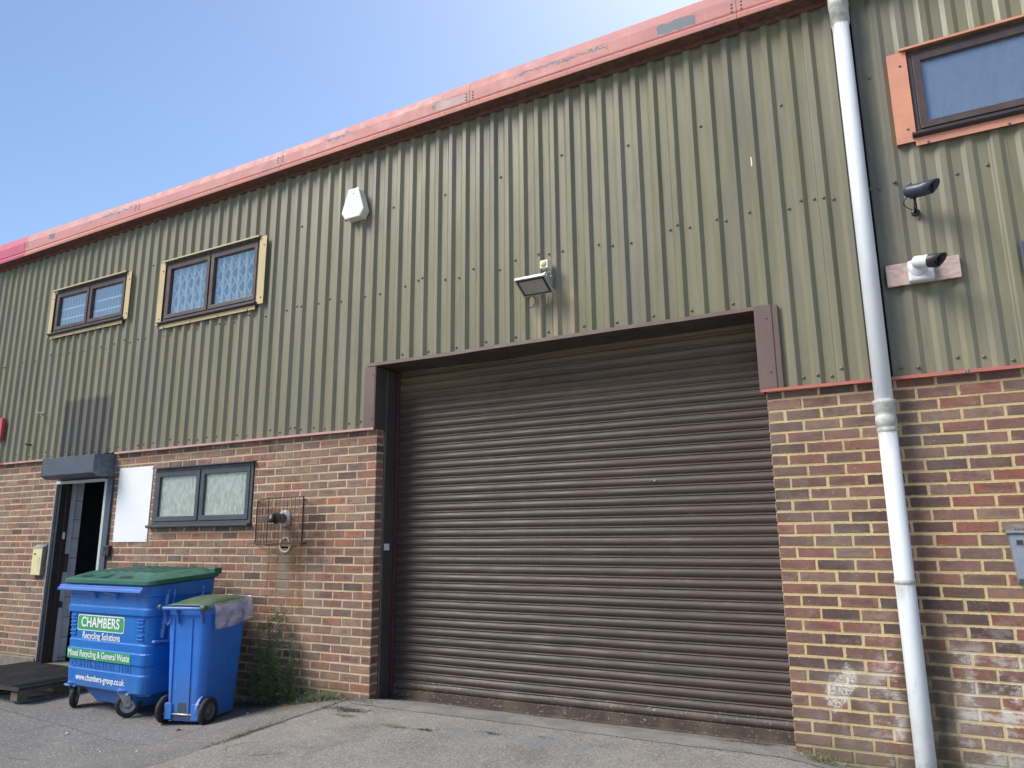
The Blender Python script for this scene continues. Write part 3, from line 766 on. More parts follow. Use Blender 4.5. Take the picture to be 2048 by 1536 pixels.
# eaves fascia ---------------------------------------------
FP = [(.0, 5.058), (-.040, 5.058), (-.040, 5.020), (-.043, 5.020), (-.0435, 5.057), (-.160, 5.055), (-.163, 5.059), (-.166, 5.088), (-.148, 5.112), (-.155, 5.128), (-.155, 5.238), (-.152, 5.242), (-.128, 5.335), (-.12, 5.342), (.0, 5.335)]
FM = [1, 1, 1, 1, 1, 0, 0, 0, 0, 0, 0, 0, 0, 0, 0]
joints = [X0, -12.3, -9.98, -7.677, -5.366, -3.059, -.723, 1.6, 3.9, X1]
for i, (a, b) in enumerate(zip(joints, joints[1:])):
    bm = bmesh.new(); dz = 0
    mg = b <= -9.9
    def lin(x, T):
        for (xa, va), (xb, vb) in zip(T, T[1:]):
            if xa <= x <= xb: return va + (vb - va) * (x - xa) / (xb - xa)
        return T[-1][1]
    TT = [(-15, .0), (-10.7, -.005), (-8.5, -.03), (-5.4, -.04), (-3.1, .0), (-1, .022), (6, .03)]
    TB = [(-15, -.05), (-10.8, -.045), (-7.9, -.018), (-5.5, -.004), (-3.1, .012), (-.5, .022), (6, .03)]
    a_ = a + .0015; b_ = b - .0015
    prism_x(bm, FP, a_, b_, FM)
    for v in bm.verts:
        k_ = (v.co.z - 5.055) / (5.342 - 5.058); v.co.z += lin(v.co.x, TB) * (1 - k_) + lin(v.co.x, TT) * k_
    for xx in (a + .035, b - .035):
        for z in (5.155, 5.185, 5.215) if True else ():
            lathe(bm, [(0, -.004), (.006, -.004), (.009, 0), (.009, .002)], 10, (xx, -.1555, z + dz), 'y', 2)
    o = make("fascia_panel", bm, [MT['magenta'] if mg else MT['fascia'], MT['soffit'], MT['screw']], B)
    o['label'] = "crimson pink eaves fascia panel" if mg else "faded pink eaves fascia panel with flaking paint and rusty lip"

# drip flashing over the brickwork
def drip(a, b, m, lab):
    bm = bmesh.new(); prism_x(bm, [(-.048, 2.262), (-.05, 2.282), (.02, 2.290), (.02, 2.284), (-.044, 2.277), (-.043, 2.262)], a, b)
    o = make("drip_flashing", bm, m, B); o['label'] = lab
drip(X0, -10.02, MT['dripM'], "crimson strip flashing"); drip(-10.016, -8.79, MT['drip'], "pale pink strip flashing"); drip(-7.79, EDGE_L - .005, MT['drip'], "pale pink strip flashing")
drip(EDGE_R - .03, .413, MT['dripR'], "salmon red strip flashing"); drip(.432, X1, MT['dripR'], "salmon red strip flashing")
boxo("flashing_clip", MT['lead'], B, .417, .428, -.046, .01, 2.262, 2.292, bevel=.001)

# roller shutter opening ------------------------------------
bm = bmesh.new()                                   # slatted curtain
SP = .0753
def slat(t):
    t = t % 1.0
    if t < .76: return -.0155 * math.sin(math.pi * t / .76) ** .8
    u = (t - .76) / .24
    return -.0075 * math.sin(math.pi * min(1, max(0, (u - .12) / .76))) if .12 < u < .88 else .002
zs = []
z = .035
nper = 39
for i in range(nper):
    for t in (0, .05, .13, .24, .38, .52, .63, .71, .755, .79, .83, .88, .93, .965): zs.append((.035 + (i + t) * SP, slat(t)))
cx = [-4.10 + 3.48 * i / 70 for i in range(71)]
dents = [(-2.72, .55, .10, .012), (-2.35, .47, .13, .014), (-2.15, .50, .06, .008), (-1.9, 1.1, .1, .005), (-3.3, .9, .2, .005)]
def warp(x, z):
    y = .004 * mnoise.noise(Vector((x * .8, z * 1.4, 3))) + .0025 * mnoise.noise(Vector((x * 3, z * 3, 8)))
    for a, b, r, d in dents: y += d * math.exp(-((x - a) ** 2 + (z - b) ** 2 * 2) / r ** 2)
    return y
rows = [[bm.verts.new((x, .305 + yo + warp(x, z), z + .0018 * mnoise.noise(Vector((x * 1.1, z * .4, 5))))) for x in cx] for z, yo in zs]
for a, b in zip(rows, rows[1:]):
    for i in range(len(cx) - 1):
        f = bm.faces.new((a[i], a[i + 1], b[i + 1], b[i])); f.smooth = True
SH = make("roller_shutter", bm, MT['shutter'], B); SH['label'] = "closed brown steel roller shutter with dusty upper slats"
bm = bmesh.new(); prism_x(bm, [(.285, -.045), (.285, .034), (.31, .036), (.31, -.045)], -4.09, -.62); box(bm, -4.09, -.62, .262, .2848, -.047, -.032)
make("bottom_rail", bm, MT['shutter'], SH, .002)
bm = bmesh.new(); box(bm, -4.125, -4.082, .268, .33, -.06, 2.84); make("guide_rail", bm, MT['maroon'], SH, .002)
bm = bmesh.new(); box(bm, -.80, -.62, .318, .33, -.06, 2.84); make("guide_rail", bm, MT['maroon'], SH, .002)
bm = bmesh.new(); box(bm, -4.20, -4.104, .118, .262, -.06, 2.838); box(bm, -4.106, -4.098, .122, .134, -.06, 2.838)
make("steel_post", bm, MT['guide'], SH, .004)
bm = bmesh.new(); lathe(bm, [(0, -.004), (.009, -.004), (.012, 0)], 12, (-1.66, .288, 1.72), 'y'); make("keyhole_cover", bm, MT['lead'], SH)
bm = bmesh.new()
hexa(bm, [(-4.095, .20, 1.205), (-4.095, .13, 1.205), (-4.099, .13, 1.205), (-4.099, .20, 1.205), (-4.095, .20, 1.262), (-4.095, .13, 1.262), (-4.099, .13, 1.262), (-4.099, .20, 1.262)])
o = make("paper_label", bm, MT['white'], SH)
# lintel soffit, slightly sagging sheet, and jamb flashings
bm = bmesh.new(); N = 24
for i in range(N):
    def sag(x): return 2.848 - .022 * math.exp(-((x + 2.9) / .5) ** 2) - .006 * math.sin(x * 3)
    a = -4.14 + (3.38) * i / N; b = -4.14 + 3.38 * (i + 1) / N
    hexa(bm, [(a, -.03, 2.852), (b, -.03, 2.852), (b, .36, sag(b)), (a, .36, sag(a)), (a, -.03, 2.858), (b, -.03, 2.858), (b, .36, sag(b) + .008), (a, .36, sag(a) + .008)])
make("lintel_soffit", bm, MT['guide'], B)
bm = bmesh.new()
for i in range(N):
    a = -4.215 + 3.50 * i / N; b = -4.215 + 3.50 * (i + 1) / N
    q = lambda x: .004 * mnoise.noise(Vector((x * 2, 0, 0))) - .006 * math.exp(-((x + 3.35) / .25) ** 2)
    hexa(bm, [(a, -.044, 2.848 + q(a)), (b, -.044, 2.848 + q(b)), (b, -.028, 2.850), (a, -.028, 2.850), (a, -.042, 2.878 + q(a)), (b, -.042, 2.878 + q(b)), (b, -.03, 2.878), (a, -.03, 2.878)])
o = make("lintel_flashing", bm, MT['jamb'], B)
bm = bmesh.new(); box(bm, -4.235, -4.122, -.040, -.034, 2.286, 2.846); box(bm, -4.245, -4.2355, -.036, .0, 2.286, 2.846)
for z in (2.36, 2.77): lathe(bm, [(0, -.005), (.006, -.005), (.008, 0)], 10, (-4.145, -.0405, z), 'y')
make("jamb_flashing", bm, MT['jamb'], B, .001)
bm = bmesh.new(); box(bm, -4.1215, -4.112, -.038, .117, 2.272, 2.848)
make("reveal_flashing", bm, MT['guide'], B, .001)
bm = bmesh.new(); box(bm, -.79, -.674, -.046, -.036, 2.284, 2.875); box(bm, -.6735, -.640, -.040, -.034, 2.284, 2.87); box(bm, -.64, -.634, -.040, .0, 2.284, 2.87); box(bm, -.79, -.784, -.036, .3, 2.284, 2.848)
for z in (2.40, 2.78): lathe(bm, [(0, -.005), (.006, -.005), (.008, 0)], 10, (-.71, -.046, z), 'y')
make("jamb_flashing", bm, MT['jamb'], B, .001)
# mortar fillet / pale sealant at pier edge
bm = bmesh.new()
pts = [(-4.106 + random.uniform(-.002, .002), .112 + random.uniform(-.002, .002), -.02 + 2.28 * i / 26) for i in range(27)]
path(bm, pts, .005, 6); make("sealant_bead", bm, MT['stone'], B)

# windows ---------------------------------------------------
def window(x0, x1, z0, z1, split, fm, glass, fw=.05, yf=-.035, ydep=.07, label=None, sill=True, sillm=None, sash=.045):
    W = bmesh.new(); yb = yf + ydep
    box(W, x0, x1, yf, yb, z1 - fw * .7, z1); box(W, x0, x1, yf, yb, z0, z0 + fw * .7)
    box(W, x0, x0 + fw * .7, yf, yb, z0 + fw * .7, z1 - fw * .7); box(W, x1 - fw * .7, x1, yf, yb, z0 + fw * .7, z1 - fw * .7)
    if split is not None: box(W, split - .011, split + .011, yf + .004, yb, z0 + fw * .7, z1 - fw * .7)
    win = make("window", W, fm, B, .003)
    if label: win['label'] = label
    xs_ = [x0 + fw * .7 + .002] + ([split - .012, split + .012] if split is not None else []) + [x1 - fw * .7 - .002]
    za, zb = z0 + fw * .7 + .002, z1 - fw * .7 - .002
    for a, b in ((xs_[0], xs_[1]), (xs_[2], xs_[3])) if split is not None else ((xs_[0], xs_[1]),):
        s = bmesh.new(); ya, yb2 = yf - .008, yb - .01
        # mitred casement with a chamfered inner edge
        for (p0, p1, q0, q1) in (((a, za), (b, za), (a + sash, za + sash), (b - sash, za + sash)), ((b, za), (b, zb), (b - sash, za + sash), (b - sash, zb - sash)),
                                 ((b, zb), (a, zb), (b - sash, zb - sash), (a + sash, zb - sash)), ((a, zb), (a, za), (a + sash, zb - sash), (a + sash, za + sash))):
            v = [s.verts.new((p[0], y, p[1])) for p, y in ((p0, yb2), (p1, yb2), (p1, ya), (p0, ya), (q0, ya + .002), (q1, ya + .002), (q1, yb2), (q0, yb2))]
            s.faces.new((v[0], v[1], v[2], v[3])); s.faces.new((v[3], v[2], v[5], v[4])); s.faces.new((v[4], v[5], v[6], v[7])); s.faces.new((v[7], v[6], v[1], v[0]))
        bmesh.ops.recalc_face_normals(s, faces=s.faces)
        make("frame", s, fm, win, .0025)
        s = bmesh.new(); box(s, a + sash - .004, b - sash + .004, yf + .018, yf + .023, za + sash - .004, zb - sash + .004); make("pane", s, glass, win)
    if sill:
        s = bmesh.new(); prism_x(s, [(yf - .05, z0 - .022), (yf - .05, z0 - .006), (yf + .03, z0 + .004), (yf + .03, z0 - .030), (yf - .02, z0 - .034)], x0 - .025, x1 + .012)
        make("sill", s, sillm or MT['sillc'], win, .002)
    return win
def flashing(win, x0, x1, z0, z1, wl, wr, wb, m, mtop, yy=-.052, ext=.03):
    """side, bottom and top cover strips round a window set in the cladding"""
    for a, b in ((x0 - wl, x0 - .002), (x1 + .002, x1 + wr)):
        if b - a < .01: continue
        s = bmesh.new(); box(s, a, b, yy, yy + .003, z0 - ext, z1 + .01); box(s, a, a + .003, yy + .0035, -.01, z0 - ext, z1 + .01)
        for z in (z0 + .04, z1 - .09): lathe(s, [(0, -.006), (.006, -.006), (.009, 0)], 10, ((a + b) / 2 + .015, yy, z), 'y', 1)
        make("side_flashing", s, [m, MT['screw']], win)
    s = bmesh.new(); box(s, x0 - .01, x1 - .01, yy - .001, yy + .002, z0 - wb - .028, z0 - .036)
    k = x0 + .06
    while k < x1 - .05: lathe(s, [(0, -.006), (.006, -.006), (.009, 0)], 10, (k, yy, z0 - wb - .018), 'y', 1); k += .44
    make("bottom_flashing", s, [m, MT['screw']], win)
    s = bmesh.new(); prism_x(s, [(-.078, z1 + .006), (-.078, z1 + .022), (-.01, z1 + .034), (-.01, z1 + .030), (-.074, z1 + .018), (-.074, z1 + .006)], x0 - .04, x1 + .01)
    make("head_flashing", s, mtop, win)
def room(win, x0, x1, z0, z1, m, y=.45):
    s = bmesh.new()
    v = [s.verts.new(p) for p in ((x0, .04, z0), (x1, .04, z0), (x1, .04, z1), (x0, .04, z1), (x0, y, z0), (x1, y, z0), (x1, y, z1), (x0, y, z1))]
    for f in ((4, 5, 6, 7), (0, 1, 5, 4), (1, 2, 6, 5), (2, 3, 7, 6), (3, 0, 4, 7)): s.faces.new([v[i] for i in f])
    make("room_lining", s, m, win)
# small upper window, far left
win1 = window(-9.335, -7.895, 3.885, 4.435, -8.63, MT['wframe'], MT['glass_obs'], label="smaller dark brown two pane window with beige surround, far left of the cladding")
flashing(win1, -9.335, -7.895, 3.885, 4.435, .075, .085, .045, MT['beige'], MT['beige_top'])
room(win1, -9.3, -7.93, 3.9, 4.42, MT['blind'], .3)
s = bmesh.new()
for z in (4.06, 4.19): box(s, -9.28, -7.95, .005, .02, z, z + .018)
for i in range(22): box(s, -9.26 + i * .06, -9.254 + i * .06, .09, .096, 3.92, 4.4)
make("security_bar", s, MT['grille'], win1)
# larger upper window with concertina grille
win2 = window(-7.195, -5.70, 3.715, 4.42, -6.455, MT['wframe'], MT['glass'], label="larger dark brown two pane window with white lattice grille behind the glass")
flashing(win2, -7.195, -5.70, 3.715, 4.42, .09, .10, .05, MT['beige'], MT['beige_top'])
room(win2, -7.16, -5.73, 3.74, 4.40, MT['blind'], .34)
s = bmesh.new()
def stick(a, b, r, y=.09): tube(s, (a[0], y, a[1]), (b[0], y, b[1]), r, r, 6)
gx = -7.12; step = .118
while gx < -5.74:
    stick((gx, 3.75), (gx, 4.33), .0125, .012)
    for z in (3.77, 3.95, 4.13):
        stick((gx, z), (gx + step, z + .18), .0075, .02); stick((gx, z + .18), (gx + step, z), .0075, .027)
    gx += step
make("lattice_grille", s, MT['grille'], win2)
s = bmesh.new(); box(s, -7.14, -5.75, .10, .125, 4.335, 4.36); box(s, -7.14, -5.75, .10, .125, 3.745, 3.765); make("grille_track", s, MT['grille'], win2, .002)
# ground floor window in the brickwork
win4 = window(-7.09, -5.62, 1.465, 2.055, -6.37, MT['gframe'], MT['glass_wet'], label="slate grey two pane window of patterned glass in the brick wall", yf=-.012, ydep=.09, sillm=MT['gframe'], sash=.05)
room(win4, -7.05, -5.66, 1.5, 2.03, MT['blind'], .4)
s = bmesh.new()
for z in (1.62, 1.80): box(s, -7.03, -5.68, .02, .04, z, z + .02)
make("security_bar", s, MT['grille'], win4)
s = bmesh.new(); prism_x(s, [(-.05, 2.056), (-.05, 2.066), (.01, 2.074), (.01, 2.062)], -7.10, -5.60); make("head_flashing", s, MT['gframe'], win4)
# upper right window, runs out of the frame
win3 = window(.325, 1.84, 3.89, 4.49, None, MT['wframe'], MT['glass_big'], fw=.04, label="wide dark brown window with blue grey glass and salmon orange surround", sash=.048)
flashing(win3, .325, 1.84, 3.89, 4.49, .118, .11, .062, MT['orange'], MT['orange'], ext=.055)
room(win3, .36, 1.80, 3.92, 4.46, MT['blind'], .4)

# entrance ---------------------------------------------------
D0, D1 = DOOR
E0 = make("entrance", (lambda b: (box(b, D0 - .004, D0 + .05, .0, .065, -.12, 2.02), b)[1])(bmesh.new()), MT['black'], B, .003)
E0['label'] = "open doorway with a raised narrow roller shutter and dark interior"
bm = bmesh.new(); box(bm, D0 - .022, D0 - .0045, -.026, .012, -.02, 2.01); make("angle_trim", bm, MT['angle'], E0, .002)
bm = bmesh.new(); box(bm, D0 - .002, D0 + .060, .0655, .125, -.05, 2.01); box(bm, D0 + .0602, D0 + .068, .072, .084, -.05, 2.0); make("door_frame", bm, MT['brown_tim'], E0, .004)
bm = bmesh.new(); box(bm, D0 - .002, D0 + .045, .1255, .19, -.05, 2.01)
dl = make("door_leaf", bm, MT['lilac'], E0, .003)
bm = bmesh.new(); box(bm, D0 + .0455, D0 + .075, .13, .165, .95, 1.16); box(bm, D0 + .0455, D0 + .07, .13, .16, .55, .62); make("door_latch", bm, MT['guide'], dl, .004)
bm = bmesh.new(); box(bm, D0 + .0455, D0 + .07, .072, .10, 1.33, 1.41); make("cable_clip", bm, MT['cream'], E0, .003)
bm = bmesh.new()
box(bm, D0 - .1, D0, .1905, .305, -.1, 2.2)
make("blockwork_return", bm, MT['block'], E0)
bm = bmesh.new()
zz = -.02
while zz < 2.1:
    box(bm, D0 + .0002, D0 + .0012, .1905, .305, zz, zz + .006); zz += .225
make("block_joint", bm, MT['guide'], E0)
# dark room beyond
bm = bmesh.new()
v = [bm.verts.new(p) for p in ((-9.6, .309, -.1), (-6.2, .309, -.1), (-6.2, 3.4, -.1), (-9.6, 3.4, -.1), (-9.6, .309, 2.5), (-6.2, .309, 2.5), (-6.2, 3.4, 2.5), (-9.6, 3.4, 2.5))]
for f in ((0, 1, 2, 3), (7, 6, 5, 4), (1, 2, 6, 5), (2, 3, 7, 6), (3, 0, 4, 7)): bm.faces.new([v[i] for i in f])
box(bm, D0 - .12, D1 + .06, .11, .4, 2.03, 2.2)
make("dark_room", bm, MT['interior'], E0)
bm = bmesh.new(); box(bm, D1 - .045, D1 + .0, -.022, .10, -.05, 1.99); make("door_frame", bm, MT['pale_frame'], E0, .004)
bm = bmesh.new(); box(bm, D1 + .0005, D1 + .095, -.024, .0, -.12, 2.008); make("guide_rail", bm, MT['hood'], E0, .003)
bm = bmesh.new(); box(bm, D0 - .01, D1 - .04, -.03, .0, 1.965, 2.0); box(bm, D0 + .4, D0 + .5, -.04, -.0305, 1.972, 1.99); make("shutter_slat", bm, MT['pale_frame'], E0, .004)
bm = bmesh.new(); box(bm, D0 - .1, D1 + .12, -.07, .25, -.16, -.045); make("threshold", bm, MT['stone'], E0, .008)
# shutter hood box with chamfered lower edge and weathered end
bm = bmesh.new(); hx0, hx1 = -8.80, -7.82
prism_x(bm, [(-.25, 2.045), (-.25, 2.245), (-.02, 2.262), (.0, 2.262), (.0, 2.012), (-.20, 2.012)], hx0, hx1)
for f in bm.faces:
    if abs(f.normal.x) > .9: f.material_index = 1
    f.normal_update()
    if abs(f.normal.x) > .9: f.material_index = 1
hood = make("shutter_hood", bm, [MT['hood'], MT['hood_end']], E0, .003)

# plinth left of the door (rendered kerb at the wall foot)
bm = bmesh.new(); box(bm, X0, D0 - .03, -.035, .003, -.35, .012); make("plinth", bm, MT['stone'], B, .01)

# ------------------------------------------------------------------ things fixed to the building
def thing(name, label, cat, loc=(0, 0, 0), rz=0, group=None): return empty(name, loc, rz, label, cat, group)

# downpipe
t = thing("downpipe", "tall white plastic downpipe running down the wall between the two units", "downpipe", (-.045, -.108, 0))
def piece(name, z0, z1, r, m, lean=.0):
    bm = bmesh.new(); lathe(bm, [(r - .004, z0), (r, z0 + .002), (r, z1 - .002), (r - .004, z1)], 40); return make(name, bm, m, t)
PM = mk_pipe(); piece("pipe", -.6, 2.02, .0545, PM); piece("pipe", 2.02, 5.04, .0535, PM)
bm = bmesh.new(); lathe(bm, [(.055, 1.955), (.061, 1.96), (.061, 2.02), (.0575, 2.025), (.0575, 2.045), (.062, 2.05), (.062, 2.10), (.066, 2.105), (.066, 2.125), (.054, 2.13)], 40); make("socket", bm, MT['upvc_dirty'], t)
bm = bmesh.new(); lathe(bm, [(.0545, 1.925), (.0595, 1.928), (.0595, 1.948), (.0545, 1.952)], 40); box(bm, -.02, .02, .055, .11, 1.928, 1.948); make("bracket", bm, MT['upvc_dirty'], t)
bm = bmesh.new(); lathe(bm, [(.0545, 1.018), (.0585, 1.02), (.0585, 1.046), (.0545, 1.048)], 40); box(bm, -.02, .02, .055, .11, 1.02, 1.046); make("bracket", bm, MT['upvc_dirty'], t)
bm = bmesh.new(); lathe(bm, [(.0545, 4.80), (.062, 4.805), (.062, 4.93), (.066, 4.935), (.066, 5.055)], 40); make("socket", bm, MT['upvc_dirty'], t)
# pipe kept clear of the eaves: cut by a hopper stub behind the fascia

# alarm box
t = thing("alarm_box", "white tapered alarm sounder box with faded front high on the cladding", "alarm box", (-4.40, -.037, 4.36))
def trap(bm, y0, y1, s, mi=0, grow=0.0):
    P = [(-.062 - grow, .275 + grow), (.062 + grow, .275 + grow), (.135 + grow, .04), (.09 + grow, -.028 - grow), (-.09 - grow, -.028 - grow), (-.135 - grow, .04)]
    a = [bm.verts.new((x * s, y0, z * s)) for x, z in P]; b = [bm.verts.new((x, y1, z)) for x, z in P]
    for i in range(6):
        f = bm.faces.new((a[i], a[(i + 1) % 6], b[(i + 1) % 6], b[i])); f.material_index = mi
    bm.faces.new(list(reversed(a))).material_index = mi; bm.faces.new(b).material_index = mi
bm = bmesh.new(); trap(bm, -.075, .02, .955); make("housing", bm, MT['cream'], t, .008)
bm = bmesh.new(); trap(bm, -.079, -.076, .86); make("front_label", bm, MT['sticker'], t, .001)
bm = bmesh.new()
for x, z in ((-.075, -.026), (.06, -.026)): lathe(bm, [(0, -.003), (.006, -.002), (.006, 0.004)], 10, (x, -.03, z), 'z')
lathe(bm, [(0, -.003), (.005, -.003), (.006, 0)], 10, (0.01, -.0795, .222), 'y')
make("screw_head", bm, MT['screw'], t)

# floodlight with its sensor
t = thing("floodlight", "square grey floodlight tilted down with a motion sensor above, over the shutter", "floodlight", (-2.44, -.03, 3.2))
def fl(u, v, wv):  # local frame of the tilted lamp: u along x, v up the face, w out of the face
    top = Vector((0, -.215, .125)); bot = Vector((0, -.045, .035)); mid = (top + bot) / 2; vd = (top - bot).normalized(); nd = Vector((0, vd.z, -vd.y)) * 1
    nd = Vector((1, 0, 0)).cross(vd);  nd = nd if nd.z < 0 else -nd
    return Vector((u, 0, 0)) + mid + vd * v + nd * wv
def fbox(bm, u0, u1, v0, v1, w0, w1, s=1.0):
    m = lambda a, b, k: (a + b) / 2 + (k - (a + b) / 2)
    pts = []
    for ww, sc in ((w1, 1.0), (w0, s)):
        cu, cv = (u0 + u1) / 2, (v0 + v1) / 2
        pts += [fl(cu + (u - cu) * sc, cv + (v - cv) * sc, ww) for u, v in ((u0, v0), (u1, v0), (u1, v1), (u0, v1))]
    hexa(bm, pts)
bm = bmesh.new(); fbox(bm, -.135, .135, -.098, .098, -.022, .004); fbox(bm, -.105, .105, -.075, .075, -.055, -.0222, .8)
for i in range(9): fbox(bm, -.09 + i * .0205, -.086 + i * .0205, -.06, .06, -.072, -.0555)
make("housing", bm, MT['alu'], t, .004)
bm = bmesh.new(); fbox(bm, -.122, .122, -.086, .086, .0042, .0062); make("gasket", bm, MT['black'], t, .001)
bm = bmesh.new()
for (a, b, c, d) in (((-.105, -.07), (.105, -.07), (-.04, -.02), (.04, -.02)), ((.105, -.07), (.105, .07), (.04, -.02), (.04, .045)), ((.105, .07), (-.105, .07), (.04, .045), (-.04, .045)), ((-.105, .07), (-.105, -.07), (-.04, .045), (-.04, -.02))):
    bm.faces.new([bm.verts.new(fl(p[0], p[1], w_)) for p, w_ in ((a, .0085), (b, .0085), (d, .0068), (c, .0068))])
bm.faces.new([bm.verts.new(fl(u, v, .0068)) for u, v in ((-.04, -.02), (.04, -.02), (.04, .045), (-.04, .045))])
make("reflector", bm, MT['led'], t)
bm = bmesh.new(); fbox(bm, -.022, .022, -.004, .030, .007, .0085); make("led_chip", bm, MT['alu'], t)
bm = bmesh.new(); box(bm, .04, .12, -.05, .03, .165, .18); box(bm, .1, .112, -.12, .0, .10, .166); box(bm, -.112, -.1, -.12, .0, .07, .1); box(bm, .06, .10, -.02, .03, .09, .165)
make("bracket", bm, MT['alu'], t, .003)
bm = bmesh.new(); tube(bm, (.075, -.05, .17), (.075, -.055, .222), .011, .013, 14); lathe(bm, [(.0, 0), (.026, 0), (.03, .006), (.03, .014), (0, .016)], 20, (.075, -.05, .19)); make("sensor_stalk", bm, MT['alu'], t)
bm = bmesh.new(); box(bm, .038, .112, -.10, -.025, .228, .30); sn = make("motion_sensor", bm, MT['cream'], t, .008, seg=3)
bm = bmesh.new(); lathe(bm, [(.0, -.109), (.015, -.108), (.026, -.1)], 22, (.073, 0, .264), 'y'); make("sensor_lens", bm, MT['yellow'], sn)
bm = bmesh.new()
path(bm, [(-.06 + .033 * math.sin(a) + .0, -.055 + .012 * math.cos(a), -.02 + .055 * math.cos(a)) for a in [math.pi * 2 * k / 18 for k in range(-2, 17)]], .0035, 8)
make("cable_loop", bm, MT['black'], t)
bm = bmesh.new(); tube(bm, (.005, -.05, .03), (.03, -.06, -.075), .0022, .0016, 6); tube(bm, (.07, -.05, .03), (.078, -.06, -.06), .0022, .0016, 6); make("cable_tie", bm, MT['upvc'], t)

# white bullet camera on chipboard plank
pl = boxo("timber_plank", MT['ply'], None, .052, .463, -.055, -.036, 2.868, 3.014, bevel=.002)
tag(pl, "pale chipboard plank screwed to the cladding behind the white camera", "plank")
def bullet(t, origin, aim, r, ln, shell, hood=True, front=None, visor=None):
    o = Vector(origin); d = Vector(aim).normalized(); q = d.to_track_quat('Y', 'Z').to_matrix()
    def P(x, y, z): return o + q @ Vector((x, y, z))
    bm = bmesh.new(); n = 28; rings = []
    for y, rr in ((0, r * .55), (.003, r * .8), (.012, r * .98), (.02, r), (ln - .004, r), (ln, r * .97)):
        rings.append([bm.verts.new(P(rr * math.cos(2 * math.pi * i / n), y, rr * math.sin(2 * math.pi * i / n))) for i in range(n)])
    for a, b in zip(rings, rings[1:]):
        for i in range(n):
            f = bm.faces.new((a[i], a[(i + 1) % n], b[(i + 1) % n], b[i])); f.smooth = True
    bm.faces.new(rings[0]); bm.faces.new(rings[-1])
    make("camera_body", bm, shell, t)
    bm = bmesh.new(); rings = []                   # visor: sleeve whose top reaches further forward
    for rr, base in ((r * 1.06, 0), (r * 1.10, 1), (r * .98, 1), (r * .92, 0)):
        ring = []
        for i in range(n):
            a = 2 * math.pi * i / n; s_ = math.sin(a)
            y = (ln * .72 if not base else ln + .012 + .042 * max(0, .35 + .65 * s_)) if rr > r else (ln + .012 + .042 * max(0, .35 + .65 * s_) if base else ln - .004)
            ring.append(bm.verts.new(P(rr * math.cos(a), y, rr * s_)))
        rings.append(ring)
    for a, b in zip(rings, rings[1:]):
        for i in range(n):
            f = bm.faces.new((a[i], a[(i + 1) % n], b[(i + 1) % n], b[i])); f.smooth = True
    make("visor", bm, visor or shell, t)
    bm = bmesh.new(); rings = []
    for rr, y in ((r * .9, ln + .001), (r * .45, ln + .002), (r * .42, ln + .008), (.0001, ln + .009)):
        rings.append([bm.verts.new(P(rr * math.cos(2 * math.pi * i / n), y, rr * math.sin(2 * math.pi * i / n))) for i in range(n)])
    for a, b in zip(rings, rings[1:]):
        for i in range(n): bm.faces.new((a[i], a[(i + 1) % n], b[(i + 1) % n], b[i]))
    make("lens", bm, MT['lens'], t)
    return P
t = thing("security_camera", "white bullet security camera on a square white box over the chipboard plank", "security camera", (.24, -.056, 2.94))
bm = bmesh.new(); box(bm, -.066, .078, -.062, .0, -.076, .066); make("junction_box", bm, MT['upvc'], t, .016, seg=4)
bm = bmesh.new(); lathe(bm, [(0, -.068), (.046, -.068), (.056, -.0555)], 32, (-.008, 0, .006), 'y'); make("mount_plate", bm, MT['upvc'], t)
bm = bmesh.new(); tube(bm, (-.012, -.065, .012), (.0, -.105, .02), .014, .012, 14); make("swivel_arm", bm, MT['upvc'], t)
bullet(t, (-.03, -.115, .03), (.80, -.52, -.24), .039, .14, MT['upvc'], visor=MT['black'])
bm = bmesh.new()
for x, z in ((-.05, .05), (.06, -.055), (.045, -.02), (-.05, -.055), (-.03, .045)): lathe(bm, [(0, -.002), (.003, -.002), (.0035, 0)], 8, (x, -.0555, z), 'y')
make("screw_head", bm, MT['screw'], t)

t = thing("security_camera", "dark blue black bullet security camera on a bare bracket below the upper right window", "security camera", (.262, -.03, 3.42))
bm = bmesh.new(); lathe(bm, [(0, -.014), (.018, -.014), (.026, -.004), (.026, .006)], 24, (0, -.01, -.075), 'y'); tube(bm, (0, -.02, -.075), (.0, -.085, -.045), .012, .01, 12); tube(bm, (0, -.085, -.05), (0.0, -.088, .0), .008, .009, 12); lathe(bm, [(0, 0), (.012, .004), (.012, .016), (0, .02)], 12, (0, -.088, -.012)); make("wall_bracket", bm, MT['black'], t)
P_ = bullet(t, (-.045, -.105, .040), (.84, -.48, -.20), .040, .15, MT['navy'])
bm = bmesh.new(); hexa(bm, [(-.03, -.105, -.008), (.06, -.148, -.022), (.065, -.128, -.022), (-.025, -.085, -.008), (-.03, -.105, .006), (.06, -.148, -.008), (.065, -.128, -.008), (-.025, -.085, .006)]); make("foot_rail", bm, MT['black'], t, .002)
bm = bmesh.new(); path(bm, [Vector((-.02, -.125, .01)) + Vector((-.045 * math.sin(k / 10 * math.pi) - .0 * k, .008 * k, -.075 * k / 10)) for k in range(11)], .0032, 8); make("cable", bm, MT['black'], t)

